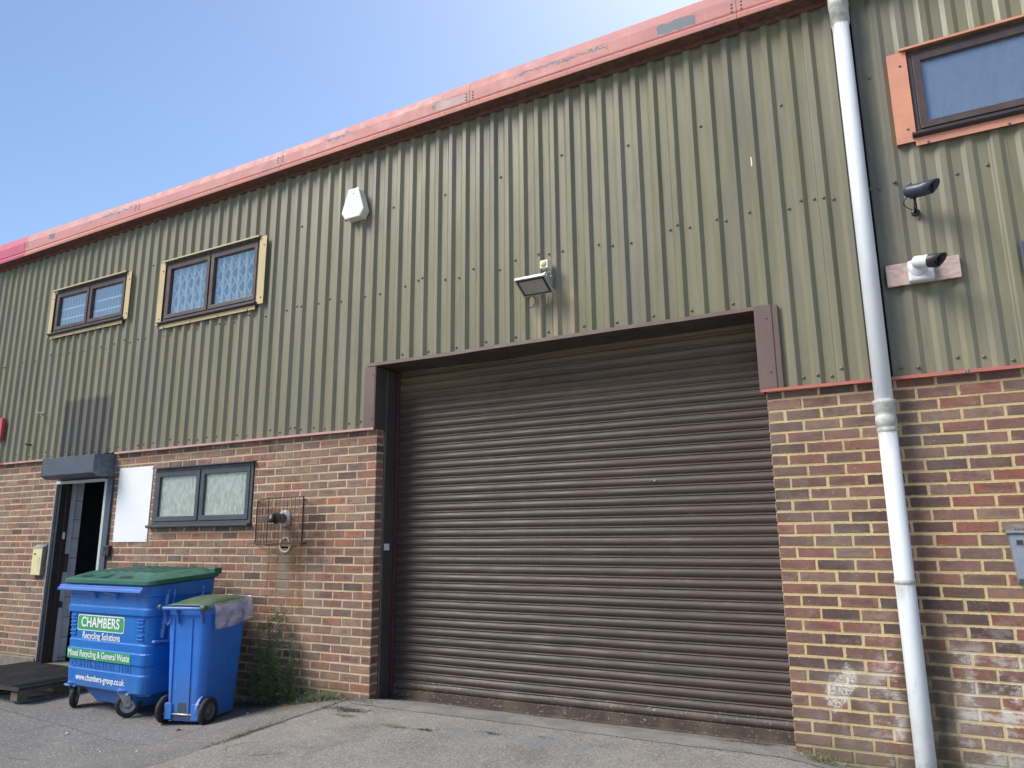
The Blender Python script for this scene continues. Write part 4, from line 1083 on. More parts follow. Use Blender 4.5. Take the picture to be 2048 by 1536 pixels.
# cream key box beside the door, keypad, white board, red sign
t = thing("letter_box", "cream metal letter box with grey sides mounted left of the doorway", "letter box", (-9.035, 0, 1.06))
bm = bmesh.new(); box(bm, -.095, .095, -.045, -.002, -.14, .17); hexa(bm, [(-.1, -.058, .1705), (.1, -.058, .1705), (.1, -.002, .1705), (-.1, -.002, .1705), (-.1, -.058, .176), (.1, -.058, .176), (.1, -.002, .21), (-.1, -.002, .21)]); make("box_body", bm, MT['lead'], t, .002)
bm = bmesh.new(); box(bm, -.093, .093, -.053, -.0465, -.138, .168); fr = make("front_plate", bm, MT['cream_box'], t, .003)
bm = bmesh.new(); box(bm, -.062, -.018, -.0555, -.0532, .095, .108); make("slot", bm, MT['black'], fr)
bm = bmesh.new()
for z in (.02, -.035, -.09):
    for a in ((.03, .058, z, z + .004), (.03, .058, z + .032, z + .036), (.056, .06, z, z + .036)): box(bm, a[0], a[1], -.0545, -.0532, a[2], a[3])
make("embossed_mark", bm, MT['lead'], fr)
t = thing("keypad", "small black door keypad fixed right of the doorway", "keypad", (-7.775, 0, 1.20))
bm = bmesh.new(); box(bm, -.05, .05, -.045, -.002, -.055, .055); make("keypad_case", bm, MT['black'], t, .008, seg=3)
bm = bmesh.new(); box(bm, -.03, .03, -.048, -.0455, .005, .04); box(bm, -.014, .014, -.048, -.0455, -.04, -.018); make("reader_face", bm, MT['lens'], t, .003)
bm = bmesh.new(); lathe(bm, [(0, -.002), (.008, -.002), (.008, 0)], 12, (0, -.0482, -.030), 'y'); make("button", bm, MT['lead'], t)
bm = bmesh.new(); box(bm, -7.72, -7.147, -.007, -.002, 1.293, 2.10)
for x, z in ((-7.70, 1.315), (-7.165, 1.315), (-7.70, 2.08), (-7.165, 2.08)): lathe(bm, [(0, -.003), (.004, -.003), (.006, 0)], 8, (x, -.0072, z), 'y', 1)
wb = make("sign_board", bm, [MT['white_board'], MT['screw']], None, 0); tag(wb, "blank white rectangular board screwed to the brick between doorway and window", "sign board")
bm = bmesh.new(); box(bm, -11.5, -10.12, -.075, -.045, 2.58, 2.865); box(bm, -10.145, -10.123, -.08, -.0755, 2.58, 2.865); rb = make("sign_board", bm, MT['red'], None, .002)
tag(rb, "edge of a red sign board on the cladding at the far left of the picture", "sign board")
bm = bmesh.new(); box(bm, .778, 1.2, -.07, -.04, 2.83, 3.03); db = make("wall_cabinet", bm, MT['hood'], None, .004); tag(db, "dark slate cabinet edge on the cladding at the right edge of the picture", "cabinet")
# two short pegs sticking out of the cladding
bm = bmesh.new(); tube(bm, (-9.33, -.02, 2.855), (-9.22, -.16, 2.85), .010, .010, 10); lathe(bm, [(0, -.01), (.02, -.008), (.02, 0)], 12, (-9.33, -.034, 2.855), 'y'); o = make("conduit_stub", bm, MT['upvc']); tag(o, "short white conduit stub sticking out of the cladding above the doorway", "conduit stub")
bm = bmesh.new(); tube(bm, (-9.50, -.02, 2.48), (-9.43, -.13, 2.475), .009, .009, 10); lathe(bm, [(0, -.01), (.018, -.008), (.018, 0)], 12, (-9.50, -.034, 2.48), 'y'); o = make("conduit_stub", bm, MT['black']); tag(o, "short black cable stub below the white one on the cladding, left", "cable stub")

# flue terminal, wire guard, sealed hole
t = thing("boiler_flue", "black boiler flue outlet with grey collar poking from the brick wall", "flue", (-5.165, 0, 1.50))
bm = bmesh.new(); lathe(bm, [(.05, .0), (.078, -.002), (.078, -.02), (.062, -.032), (.05, -.034)], 32, (0, 0, 0), 'y'); make("wall_collar", bm, MT['foam'], t)
bm = bmesh.new(); lathe(bm, [(.045, -.02), (.045, -.10), (.05, -.102), (.05, -.13), (.034, -.135), (.034, -.165), (.0, -.166)], 28, (0, 0, 0), 'y')
for i in range(10):
    a = 2 * math.pi * i / 10; tube(bm, (.040 * math.cos(a), -.135, .04 * math.sin(a)), (.036 * math.cos(a), -.185, .036 * math.sin(a)), .004, .004, 6)
lathe(bm, [(.0, -.185), (.04, -.185), (.04, -.195), (0, -.197)], 24, (0, 0, 0), 'y')
make("terminal", bm, MT['black'], t)
bm = bmesh.new(); n = 36
lathe(bm, [(.055, .002), (.058, -.012), (.07, -.014), (.074, .002)], 36, (-5.15, 0, 1.255), 'y'); o = make("sealant_ring", bm, MT['ivory']); tag(o, "ivory ring of sealant on the brick just under the wire guard", "sealant ring")
bm = bmesh.new()
za, zb = 1.262, 1.685
def cp(u):   # footprint of the guard: 0..1 left slanting face, 1..2 front, 2..3 return to the wall
    A, Bq, Cq, Dq = (-5.545, -.005), (-5.23, -.16), (-4.79, -.17), (-4.945, -.005)
    if u < 1: p, q, k = A, Bq, u
    elif u < 2: p, q, k = Bq, Cq, u - 1
    else: p, q, k = Cq, Dq, u - 2
    return p[0] + (q[0] - p[0]) * k, p[1] + (q[1] - p[1]) * k
us = [0, .25, .5, .75, 1] + [1 + i / 9 for i in range(1, 10)] + [2.33, 2.66, 3]
for u in us:
    x, y = cp(u); r = .0048 if u in (0, 1, 2, 3) else .0022
    s0 = .0 if u >= 1 else .012 * (1 - u)
    tube(bm, (x, y, za + s0), (x, y, zb - s0), r, r, 6)
nz = 34
for i in range(nz + 1):
    z = za + (zb - za) * i / nz; r = .0055 if i in (0, nz) else .0014
    c = (za + zb) / 2
    for a, b in ((0, 1), (1, 2), (2, 3)):
        p, q = cp(a), cp(b - 1e-6)
        f0 = 1 - .055 * (a == 0); f1 = 1
        tube(bm, (p[0], p[1], c + (z - c) * f0), (q[0], q[1], c + (z - c) * f1), r, r, 5, False)
for i in range(9):
    x0_, y0_ = cp(1 + i / 8 * .999); tube(bm, (x0_, y0_, za), (x0_ - .1 * (y0_ != 0), -.004, za + .002), .0022, .0022, 5, False)
tube(bm, (-5.23, -.16, za), (-4.8, -.10, za + .012), .012, .010, 6)
o = make("flue_guard", bm, MT['wire']); tag(o, "rusty wire mesh guard cage around the black flue on the brick wall", "wire cage")

# grey ash bin at right edge
t = thing("ashtray_box", "grey metal wall ashtray box with square holes at the right edge", "ashtray", (.66, -.002, 1.17))
bm = bmesh.new(); hexa(bm, [(-.135, -.085, -.115), (.135, -.085, -.115), (.135, 0, -.15), (-.135, 0, -.15), (-.155, -.10, .135), (.155, -.10, .135), (.155, 0, .135), (-.155, 0, .135)])
make("box_body", bm, MT['post'], t, .006)
bm = bmesh.new(); hexa(bm, [(-.165, -.112, .136), (.165, -.112, .136), (.165, 0, .136), (-.165, 0, .136), (-.165, -.112, .15), (.165, -.112, .15), (.16, 0, .19), (-.16, 0, .19)]); make("lid", bm, MT['lead'], t, .004)
bm = bmesh.new()
for i in range(4): box(bm, -.125 + i * .045, -.095 + i * .045, -.1003, -.0965, .075, .10)
make("hole", bm, MT['black'], t)
bm = bmesh.new()
for i in range(40): tube(bm, (-.12 + (i % 14) * .012, -.095 + .02 * (i // 14), .150), (-.12 + (i % 14) * .012, -.095 + .02 * (i // 14), .163), .003, .003, 5)
make("stub_grid", bm, MT['black'], t)
bm = bmesh.new(); path(bm, [(-.03 + .012 * math.sin(k * 1.7), -.1022 + .002, -.01 - .014 * k) for k in range(4)], .0035, 6); lathe(bm, [(0, -.003), (.011, -.003), (.013, 0)], 12, (-.025, -.0965, -.058), 'y'); make("smoke_mark", bm, MT['white'], t)

# ------------------------------------------------------------------ pallet step with rubber mat
GP = gz(-8.1, -.5)
t = thing("pallet", "grey timber pallet used as a step below the open doorway", "pallet", (-8.17, -.50, GP))
hW, hD = .735, .445
bm = bmesh.new()
for y in (-.43, -.28, -.10, .08, .26, .40): box(bm, -hW, hW, y - .045, y + .045, .112, .13)
make("deck", bm, MT['wood'], t, .002)
bm = bmesh.new()
for x in (-hW + .05, 0, hW - .05): box(bm, x - .05, x + .05, -hD + .01, hD - .01, .095, .1118)
make("stringer", bm, MT['wood'], t, .002)
for x in (-hW + .06, 0, hW - .10):
    for y in (-.40, 0, .37):
        bm = bmesh.new(); box(bm, x - .055, x + .06, y - .05, y + .055, .018, .0948); make("block", bm, MT['wood'], t, .004)
bm = bmesh.new()
for x in (-hW + .05, 0, hW - .10): box(bm, x - .05, x + .06, -hD + .02, hD - .02, -.004, .0178)
make("skid", bm, MT['wood'], t, .002)
bm = bmesh.new()                                   # open-cell rubber mat draped on the pallet
mx0, mx1, my0, my1, mz = -8.93, -7.43, -.965, -.06, GP + .134
NX, NY = 52, 32
def mh(x, y): return mz + .006 * mnoise.noise(Vector((x * 3, y * 3, 1))) - .012 * max(0, (x - mx1 + .12) / .12) ** 2
for i in range(NX + 1):
    x = mx0 + (mx1 - mx0) * i / NX
    for j in range(8):
        ya, yb = my0 + (my1 - my0) * j / 8, my0 + (my1 - my0) * (j + 1) / 8
        hexa(bm, [(x - .0045, ya, mh(x, ya)), (x + .0045, ya, mh(x, ya)), (x + .0045, yb, mh(x, yb)), (x - .0045, yb, mh(x, yb)), (x - .0035, ya, mh(x, ya) + .014), (x + .0035, ya, mh(x, ya) + .014), (x + .0035, yb, mh(x, yb) + .014), (x - .0035, yb, mh(x, yb) + .014)])
for j in range(NY + 1):
    y = my0 + (my1 - my0) * j / NY
    for i in range(8):
        xa, xb = mx0 + (mx1 - mx0) * i / 8, mx0 + (mx1 - mx0) * (i + 1) / 8
        hexa(bm, [(xa, y - .0045, mh(xa, y)), (xb, y - .0045, mh(xb, y)), (xb, y + .0045, mh(xb, y)), (xa, y + .0045, mh(xa, y)), (xa, y - .0035, mh(xa, y) + .0135), (xb, y - .0035, mh(xb, y) + .0135), (xb, y + .0035, mh(xb, y) + .0135), (xa, y + .0035, mh(xa, y) + .0135)])
for (a, b, c, d) in ((mx0, mx1, my0 - .012, my0 + .004), (mx0, mx1, my1, my1 + .012), (mx1 - .002, mx1 + .014, my0 - .012, my1 + .012), (mx0 - .014, mx0 + .002, my0 - .012, my1 + .012)): box(bm, a, b, c, d, mz - .014, mz + .012)
o = make("rubber_mat", bm, MT['rubber']); tag(o, "black open cell rubber mat lying on the timber pallet", "mat")

# ------------------------------------------------------------------ large blue waste container
gb = gz(-6.35, -.6) - .004
t = thing("waste_container", "large blue four wheeled waste container with green lid and white and green stickers", "waste container", (-6.40, -.548, gb), R(-2.0))
zoff = .195
def taper(z):   # half sizes at local height
    k = (z - zoff) / .90; return .585 + .066 * k, .292 + .038 * k
secs = []
lev = [(0, -.012), (.012, 0), (.155, 0), (.162, -.007), (.232, -.007), (.240, .004), (.330, .004), (.338, -.004), (.404, -.004), (.412, -.012), (.640, -.012), (.650, .006), (.702, .006), (.712, -.004), (.805, -.004), (.813, .004), (.90, .004)]
for h, d in lev:
    a, b = taper(zoff + h); secs.append((zoff + h, a + d, b + d, .085))
bm = bmesh.new(); loft(bm, secs, True, True, smooth=False)
for v in bm.verts:
    if v.co.z > zoff + .86: v.co.z += .05 * (v.co.y + .36) / .72
body = make("body", bm, MT['bin'], t, .004)
sl = math.atan(.038 / .90)                          # lean of the front face
def fy(h): return -taper(zoff + h)[1]
# stiffener nibs near the corners
bm = bmesh.new()
for sx in (-1, 1):
    for h in (.445, .475, .52, .55, .585, .61):
        x = sx * .50; box(bm, x - .045, x + .045, fy(h) - .002, fy(h) + .02, zoff + h, zoff + h + .014)
make("stiffening_rib", bm, MT['bin'], body, .005)
bm = bmesh.new()
for y0_, y1_, w_ in ((-.19, -.168, .02), (-.12, -.107, .012), (.165, .185, .02)):
    for h0, h1 in ((.42, .885),) if y0_ != -.19 else ((.46, .87),):
        a0, a1 = taper(zoff + h0)[0], taper(zoff + h1)[0]
        hexa(bm, [(a0 - .02, y0_, zoff + h0), (a0 + w_, y0_, zoff + h0), (a0 + w_, y1_, zoff + h0), (a0 - .02, y1_, zoff + h0), (a1 - .02, y0_, zoff + h1), (a1 + w_, y0_, zoff + h1), (a1 + w_, y1_, zoff + h1), (a1 - .02, y1_, zoff + h1)])
a0 = taper(zoff + .44)[0]; box(bm, a0 - .02, a0 + .02, -.26, .20, zoff + .428, zoff + .448)
make("side_rib", bm, MT['bin_worn'], body, .006)
bm = bmesh.new(); a0 = taper(zoff + .62)[0]
for q in ((-.07, .11, .73, .745), (-.07, .11, .52, .535), (-.07, -.055, .535, .73), (.095, .11, .535, .73)):
    xx = taper(zoff + .64)[0]; box(bm, xx - .02, xx + .004, q[0], q[1], zoff + q[2], zoff + q[3])
make("side_panel_rim", bm, MT['bin'], body, .004)
text("embossed_lettering", "1100", .085, MT['bin'], body, (taper(zoff + .80)[0] + .001, .02, zoff + .815), (R(90 - 4), 0, R(90)), .003)
# front lifting bar with gussets
bm = bmesh.new()
prism_x(bm, [(fy(.84) - .075, zoff + .845), (fy(.84) - .075, zoff + .868), (fy(.84) - .06, zoff + .872), (fy(.84) - .06, zoff + .892), (fy(.84) + .01, zoff + .895), (fy(.84) + .01, zoff + .84)], -.665, .60)
make("lifting_bar", bm, MT['bin_lt'], t, .004)
bm = bmesh.new()
for x in (-.18, .14):
    v = [bm.verts.new(p) for p in ((x - .06, fy(.84) - .06, zoff + .838), (x + .06, fy(.84) - .06, zoff + .838), (x + .06, fy(.84) + .01, zoff + .838), (x - .06, fy(.84) + .01, zoff + .838), (x + .01, fy(.8) + .004, zoff + .775))]
    for f in ((0, 1, 4), (1, 2, 4), (2, 3, 4), (3, 0, 4), (3, 2, 1, 0)): bm.faces.new([v[i] for i in f])
make("gusset", bm, MT['bin_lt'], t)
# keel under the body
bm = bmesh.new()
prism_x(bm, [(-.26, .196), (.26, .196), (.23, .075), (-.20, .075)], -.30, .44); bmesh.ops.translate(bm, verts=bm.verts, vec=(0, 0, 0))
for v in bm.verts:
    if v.co.z < .1: v.co.x = v.co.x * (.86 if v.co.x > 0 else .62)
make("keel", bm, MT['bin'], t, .006)
# lid
bm = bmesh.new(); z0 = zoff + .905
loft(bm, [(z0, .668, .358, .08, -.005), (z0 + .004, .675, .365, .085, -.005), (z0 + .042, .672, .363, .085, -.005), (z0 + .047, .655, .348, .08, -.005), (z0 + .080, .575, .265, .09, .03), (z0 + .088, .55, .24, .09, .035)], True, True, smooth=False)
def tilt(bm):
    for v in bm.verts: v.co.z += .05 * (v.co.y + .36) / .72
tilt(bm)
lid = make("lid", bm, MT['lid'], t, .006)
bm = bmesh.new()
for x in (-.42, -.28, -.14, 0, .14, .28, .42): box(bm, x - .012, x + .012, -.19, .26, z0 + .0875, z0 + .093)
tilt(bm)
make("lid_rib", bm, MT['lid'], lid, .004)
bm = bmesh.new()
def onl(x, k, dz=.0):  # point on the sloping front of the lid
    a, b = Vector((x, -.353, z0 + .047)), Vector((x, -.235, z0 + .095)); p = a.lerp(b, k); return (p.x, p.y - .002, p.z + .004 + dz)
for x in (-.36, .24):
    bm.faces.new([bm.verts.new(onl(*q)) for q in ((x - .09, .22), (x + .07, .22), (x + .08, .52), (x - .07, .52))])
bm.faces.new([bm.verts.new(onl(*q)) for q in ((-.12, .15), (-.02, .15), (-.02, .85))])
make("hand_slot", bm, MT['black'], lid)
bm = bmesh.new()
for x in (-.22, .08, .36, .60): box(bm, x - .05, x + .05, .285, .372, z0 + .07, z0 + .13)
make("lid_hinge", bm, MT['lid'], lid, .012)
# stickers
def onf(h, off=.0): return (fy(h) - off)
RX = R(90) + sl
bm = bmesh.new()
def plate(bm, x0, x1, h0, h1, off, r=0.0, mi=0):
    if r:
        pts = rrect((x1 - x0) / 2, (h1 - h0) / 2, r, 5); cx_, ch = (x0 + x1) / 2, (h0 + h1) / 2
        pts = [(cx_ + a, ch + b) for a, b in pts]
    else: pts = [(x0, h0), (x1, h0), (x1, h1), (x0, h1)]
    f = bm.faces.new([bm.verts.new((x, fy(h) - off, zoff + h)) for x, h in pts]); f.material_index = mi
    f.normal_update()
    if f.normal.y > 0: f.normal_flip()
PO = -.012 + .0                                     # recess of the main panel
plate(bm, -.445, .265, .488, .628, -.009, .024, 1); plate(bm, -.436, .256, .497, .619, -.0072, .018, 0)
st = make("sticker", bm, [MT['green'], MT['white']], t); st['label'] = "green name sticker with white border"
def ft(name, s, size, x, h, off, m, xs=1.0, par=None, ex=.0006, wt=0.0, sp=1.0):
    return text(name, s, size, m, par or t, (x, fy(h) - off, zoff + h), (RX, 0, 0), ex, xs, wt, sp)
ft("lettering", "CHAMBERS", .122, -.09, .560, -.0055, MT['white'], .93, wt=.0034, sp=1.04)
ft("lettering", "Recycling Solutions", .086, -.07, .445, -.008, MT['white'], .86, wt=.0016)
bm = bmesh.new(); plate(bm, -.555, .40, .243, .329, .0062); st = make("sticker", bm, MT['green'], t); st['label'] = "plain green strip sticker"
ft("lettering", "Mixed Recycling & General Waste", .080, -.075, .288, .0078, MT['white'], .84, wt=.0013)
ft("embossed_lettering", "CONTINENTAL 1100", .095, -.05, .197, -.008, MT['bin'], .98, ex=.004, wt=.001, sp=1.05)
ft("lettering", "www.chambers-group.co.uk", .076, -.04, .085, .0015, MT['white'], .84, wt=.0015)
# castors
def castor(x, y, ang, par):
    c = empty("castor", (x, y, 0)); c.parent = par; c.rotation_euler = (0, 0, R(ang))
    bm = bmesh.new(); lathe(bm, [(.062, -.021), (.088, -.024), (.099, -.014), (.101, 0), (.099, .014), (.088, .024), (.062, .021)], 40, (0, .035, .101), 'x', cap=False); make("tyre", bm, MT['tyre'], c)
    bm = bmesh.new(); lathe(bm, [(.0, -.026), (.018, -.026), (.02, -.018), (.05, -.010), (.056, -.019), (.066, -.021), (.066, .021), (.056, .019), (.05, .010), (.02, .018), (.018, .026), (0, .026)], 36, (0, .035, .101), 'x'); make("rim", bm, MT['steel'], c)
    bm = bmesh.new()
    for s in (-1, 1):
        hexa(bm, [(s * .031, .012, .09), (s * .037, .012, .09), (s * .037, .058, .09), (s * .031, .058, .09), (s * .030, -.045, .205), (s * .036, -.045, .205), (s * .036, .05, .205), (s * .030, .05, .205)])
    box(bm, -.038, .038, -.048, .052, .2052, .212); tube(bm, (-.042, .035, .101), (.042, .035, .101), .011, .011, 12)
    make("fork", bm, MT['steel'], c, .003)
    bm = bmesh.new(); box(bm, -.055, .055, -.055, .055, .2125, .232); make("mounting_plate", bm, MT['bin_worn'], c, .004)
    return c
for x, y, a in ((-.46, -.262, 48), (.315, -.275, -38), (-.43, .23, 20), (.40, .23, 150)): castor(x, y, a, t)
bm = bmesh.new(); box(bm, -.57, -.40, -.30, -.19, .188, .205); box(bm, .26, .41, -.305, -.19, .188, .205); tube(bm, (.38, -.24, .175), (.56, -.20, .19), .01, .01, 8); make("base_bracket", bm, MT['bin_worn'], t, .003)

# ------------------------------------------------------------------ small blue wheeled bin
gs = gz(-5.35, -.75) - .002
SBL, SBR = (-5.445, -.56, gs), R(13)
t = thing("wheelie_bin", "bright blue two wheeled bin with olive green lid and clear liner, beside the container", "wheelie bin", SBL, SBR)
bm = bmesh.new()
def sb(z): k = z / .93; return .168 + .036 * k, .242 + .038 * k, .0 - .005 * k   # half width, half depth, y shift
secs = []
for z, d in ((.03, -.008), (.04, 0), (.20, 0), (.86, 0), (.865, .012), (.935, .014)):
    a, b, c = sb(z); secs.append((z, a + d, b + d, .07, c))
loft(bm, secs, True, True, smooth=False); body = make("body", bm, MT['bin_s'], t, .004)
# back face ribs (face towards the camera, local -y)
bm = bmesh.new()
for x in (-.115, .06):
    pts = []
    for z in (.05, .84):
        a, b, c = sb(z); yb_ = -b + c
        pts += [(x - .006, yb_ - .008, z), (x + .006, yb_ - .008, z), (x + .006, yb_ + .02, z), (x - .006, yb_ + .02, z)]
    hexa(bm, pts)
for s in (-1, 1):
    a, b, c = sb(.2); box(bm, s * .13 - .035, s * .13 + .035, -b + c - .012, -b + c + .05, .045, .17)
make("back_rib", bm, MT['bin_s'], body, .004)
bm = bmesh.new(); a, b, c = sb(.1); box(bm, -.09, .085, -b + c - .0035, -b + c + .02, .052, .10); box(bm, -.045, .035, -b + c - .0035, -b + c + .02, .1002, .19); make("axle_recess", bm, MT['hood'], body)
# wheel arches
bm = bmesh.new()
for s in (1,):
    prev = None
    for k in range(17):
        an = R(-10 + 200 * k / 16); a = sb(.12)[0]
        y, z = -.175 + .128 * math.cos(an), .108 + .128 * math.sin(an)
        if prev: hexa(bm, [(s * a - .02, prev[0], prev[1]), (s * a + .003, prev[0], prev[1]), (s * a + .003, y, z), (s * a - .02, y, z), (s * a - .02, prev[0] * 1.0 + (prev[0] + .175) * .04, prev[1] + (prev[1] - .108) * .04), (s * a + .003, prev[0] + (prev[0] + .175) * .04, prev[1] + (prev[1] - .108) * .04), (s * a + .003, y + (y + .175) * .04, z + (z - .108) * .04), (s * a - .02, y + (y + .175) * .04, z + (z - .108) * .04)])
        prev = (y, z)
make("wheel_arch", bm, MT['bin_s'], body)
for s in (-1, 1):
    W = bmesh.new(); lathe(W, [(.066, -.02), (.098, -.022), (.108, -.012), (.11, 0), (.108, .012), (.098, .022), (.066, .02)], 40, (s * .205, -.195, .108), 'x', cap=False)
    wo = make("wheel", W, MT['tyre'], t)
    W = bmesh.new(); lathe(W, [(.0, -.012), (.02, -.012), (.022, -.006), (.058, -.004), (.062, -.016), (.067, -.017), (.067, .017), (.062, .016), (.058, .004), (.022, .006), (.02, .012), (0, .012)], 36, (s * .205, -.195, .108), 'x')
    make("hub", W, MT['hub'], wo)
bm = bmesh.new(); tube(bm, (-.2, -.252, .085), (.2, -.252, .085), .0085, .0085, 12); make("axle", bm, MT['steel'], t)
# handle
bm = bmesh.new(); a, b, c = sb(.93); yb_ = -b + c
tube(bm, (-.20, yb_ - .055, .925), (.17, yb_ - .055, .925), .0145, .0145, 16)
for x in (-.19, -.07, .165):
    hexa(bm, [(x - .006, yb_ - .012, .80), (x + .006, yb_ - .012, .80), (x + .006, yb_ + .01, .80), (x - .006, yb_ + .01, .80), (x - .006, yb_ - .058, .921), (x + .006, yb_ - .058, .921), (x + .006, yb_ + .01, .933), (x - .006, yb_ + .01, .933)])
make("handle", bm, MT['bin_lt'], t, .003)
# lid, domed and slightly raised at the front
bm = bmesh.new(); nx, ny = 12, 14; hw = .225
def lp(i, j, th=0.0):
    u = -1 + 2 * i / nx; v = j / ny
    x = u * hw * (1 - .04 * v); y = yb_ - .03 + v * .62
    z = .945 + .03 * v + .034 * math.sin(math.pi * min(1, v * .9 + .05)) * (1 - abs(u) ** 3) - .028 * max(0, abs(u) - .82) / .18 - (.03 if v > .96 else 0)
    z += .010 * (1 if (abs(abs(u) - .45) < .09 and .1 < v < .9) else 0)
    return (x, y, z - th)
top = [[bm.verts.new(lp(i, j)) for i in range(nx + 1)] for j in range(ny + 1)]; bot = [[bm.verts.new(lp(i, j, .006)) for i in range(nx + 1)] for j in range(ny + 1)]
for j in range(ny):
    for i in range(nx):
        f = bm.faces.new((top[j][i], top[j][i + 1], top[j + 1][i + 1], top[j + 1][i])); f.smooth = True
        f = bm.faces.new((bot[j + 1][i], bot[j + 1][i + 1], bot[j][i + 1], bot[j][i])); f.smooth = True
for j in range(ny):
    for i, sgn in ((0, 1), (nx, -1)): bm.faces.new((top[j][i], top[j + 1][i], bot[j + 1][i], bot[j][i]))
for j in (0, ny):
    for i in range(nx): bm.faces.new((top[j][i], bot[j][i], bot[j][i + 1], top[j][i + 1]))
bmesh.ops.recalc_face_normals(bm, faces=bm.faces)
ld = make("lid", bm, MT['lid_s'], t)
bm = bmesh.new(); tube(bm, (.175, yb_ - .055, .932), (.225, yb_ - .055, .932), .021, .021, 18); tube(bm, (-.235, yb_ - .055, .932), (-.204, yb_ - .055, .932), .021, .021, 18); make("lid_hinge", bm, MT['lid_s'], ld)

# liner folded over the rim (a thing of its own)
bm = bmesh.new()
def rim(s):   # distance along rim from the back right corner: right side, front
    a, b, c = sb(.92)
    if s < .50: return Vector((a + .015, -b + c + .04 + s, 0)), Vector((1, 0, 0))
    return Vector((a + .015 - (s - .50), b + c + .018, 0)), Vector((0, 1, 0))
NS, NV = 60, 14
def lpt(i, j):
    s = .80 * i / NS; v = j / NV
    p, nrm_ = rim(s)
    if s < .44 and s > .38:
        k = (s - .44) / .06; nrm_ = (Vector((1, 0, 0)) * (1 - k) + Vector((0, 1, 0)) * k).normalized()
    flare = .012 + .030 * v ** .7 + .028 * v * mnoise.noise(Vector((s * 9 + v * 2, v * 1.5, 0))) + .012 * abs(mnoise.noise(Vector((s * 14 + v * 7, v * 2, 4))))
    drop = .20 + .012 * math.sin(s * 9) - .01 * s
    z = .955 + .05 * s - drop * v
    q = p + nrm_ * (flare + .04 * max(0, s - .30) * v); return (q.x, q.y, z)
gr = [[bm.verts.new(lpt(i, j)) for i in range(NS + 1)] for j in range(NV + 1)]
for j in range(NV):
    for i in range(NS):
        f = bm.faces.new((gr[j][i], gr[j][i + 1], gr[j + 1][i + 1], gr[j + 1][i])); f.smooth = True
# scrap hanging on the left side
a, b, c = sb(.92)
gl_ = [[bm.verts.new((-a - .02 - .02 * math.sin(j / 6 * 3) - .008 * mnoise.noise(Vector((i, j, 0))), -b + c + .02 + .07 * i / 6 + .03 * j / 6, .93 - (.16 - .01 * i) * j / 6)) for i in range(7)] for j in range(7)]
for j in range(6):
    for i in range(6):
        f = bm.faces.new((gl_[j][i], gl_[j][i + 1], gl_[j + 1][i + 1], gl_[j + 1][i])); f.smooth = True
o = make("bin_liner", bm, MT['liner']); o.location = SBL; o.rotation_euler = (0, 0, SBR)
so = o.modifiers.new("thick", 'SOLIDIFY'); so.thickness = .0008
tag(o, "crumpled clear plastic bin liner folded over the rim of the small blue bin", "bin liner")

# ------------------------------------------------------------------ weeds, grass, litter
def leafq(bm, p, d, ln, wd, up=Vector((0, 0, 1)), mi=0):
    d = d.normalized(); s = d.cross(up)
    if s.length < 1e-3: s = Vector((1, 0, 0))
    s.normalize(); droop = Vector((0, 0, -1))
    p1 = p + d * ln * .5; p2 = p + d * ln + droop * ln * .18
    v = [bm.verts.new(p), bm.verts.new(p1 + s * wd), bm.verts.new(p2), bm.verts.new(p1 - s * wd)]
    f = bm.faces.new(v); f.material_index = mi
def weed(name, x, y, h, nst, label, lm, seed, lean=.1, leaflen=.05, dens=85, spread=.05, group=None, sideb=True):
    rnd = random.Random(seed); z = gz(x, y) - .01
    t = thing(name, label, "weed", (x, y, z), 0, group)
    st_, lf = bmesh.new(), bmesh.new()
    for s in range(nst):
        hh = h * (1 if s == 0 else rnd.uniform(.45, .92))
        p = Vector((rnd.uniform(-spread, spread), rnd.uniform(-spread * .6, spread * .6), 0)); dirn = Vector((rnd.uniform(-lean, lean), rnd.uniform(-lean, lean * .2), 1)).normalized()
        n = int(hh / .02) + 2; pts = [p.copy()]
        for k in range(n):
            dirn = (dirn + Vector((rnd.uniform(-.06, .06), rnd.uniform(-.06, .06), .02))).normalized(); p = p + dirn * hh / n; pts.append(p.copy())
        for k in range(len(pts) - 1):
            r = .0038 * (1 - .7 * k / n) * (1 if h > .3 else .6); tube(st_, pts[k], pts[k + 1], r, r * .95, 5, False)
        cnt = int(dens * hh / .5)
        for k in range(cnt):
            f = rnd.uniform(.05, 1) ** .8; q = pts[min(n, int(f * n))]
            a = rnd.uniform(0, 2 * math.pi); el = rnd.uniform(-.1, .9)
            d = Vector((math.cos(a), math.sin(a) * .7, el)); L_ = leaflen * rnd.uniform(.6, 1.3) * (1.15 - .6 * f)
            leafq(lf, q, d, L_, L_ * rnd.uniform(.09, .16), Vector((rnd.uniform(-.4, .4), rnd.uniform(-.4, .4), 1)))
        if sideb:
            for b_ in range(int(5 * hh / .4)):
                f = rnd.uniform(.35, .95); q = pts[int(f * n)]; a = rnd.uniform(0, 6.28); d = Vector((math.cos(a), math.sin(a) * .6, 1.1)).normalized(); bl = .11 * hh / .5 * rnd.uniform(.6, 1.4)
                tube(st_, q, q + d * bl, .0016, .001, 4, False)
                for m in range(18):
                    qq = q + d * bl * rnd.uniform(.2, 1); aa = rnd.uniform(0, 6.28); leafq(lf, qq, Vector((math.cos(aa), math.sin(aa), .7)), leaflen * .6, leaflen * .06)
    make("stem", st_, MT['stem'], t); make("foliage", lf, lm, t); return t
WG = "weeds growing along the foot of the brick wall"
weed("tall_weed", -5.16, -.09, .84, 4, "tallest dark green feathery weed against the brick wall", MT['leaf'], 3, .08, .065, 150, .05, WG)
weed("tall_weed", -4.98, -.09, .60, 4, "dark green feathery weed close right of the tallest one", MT['leaf'], 5, .16, .06, 140, .04, WG)
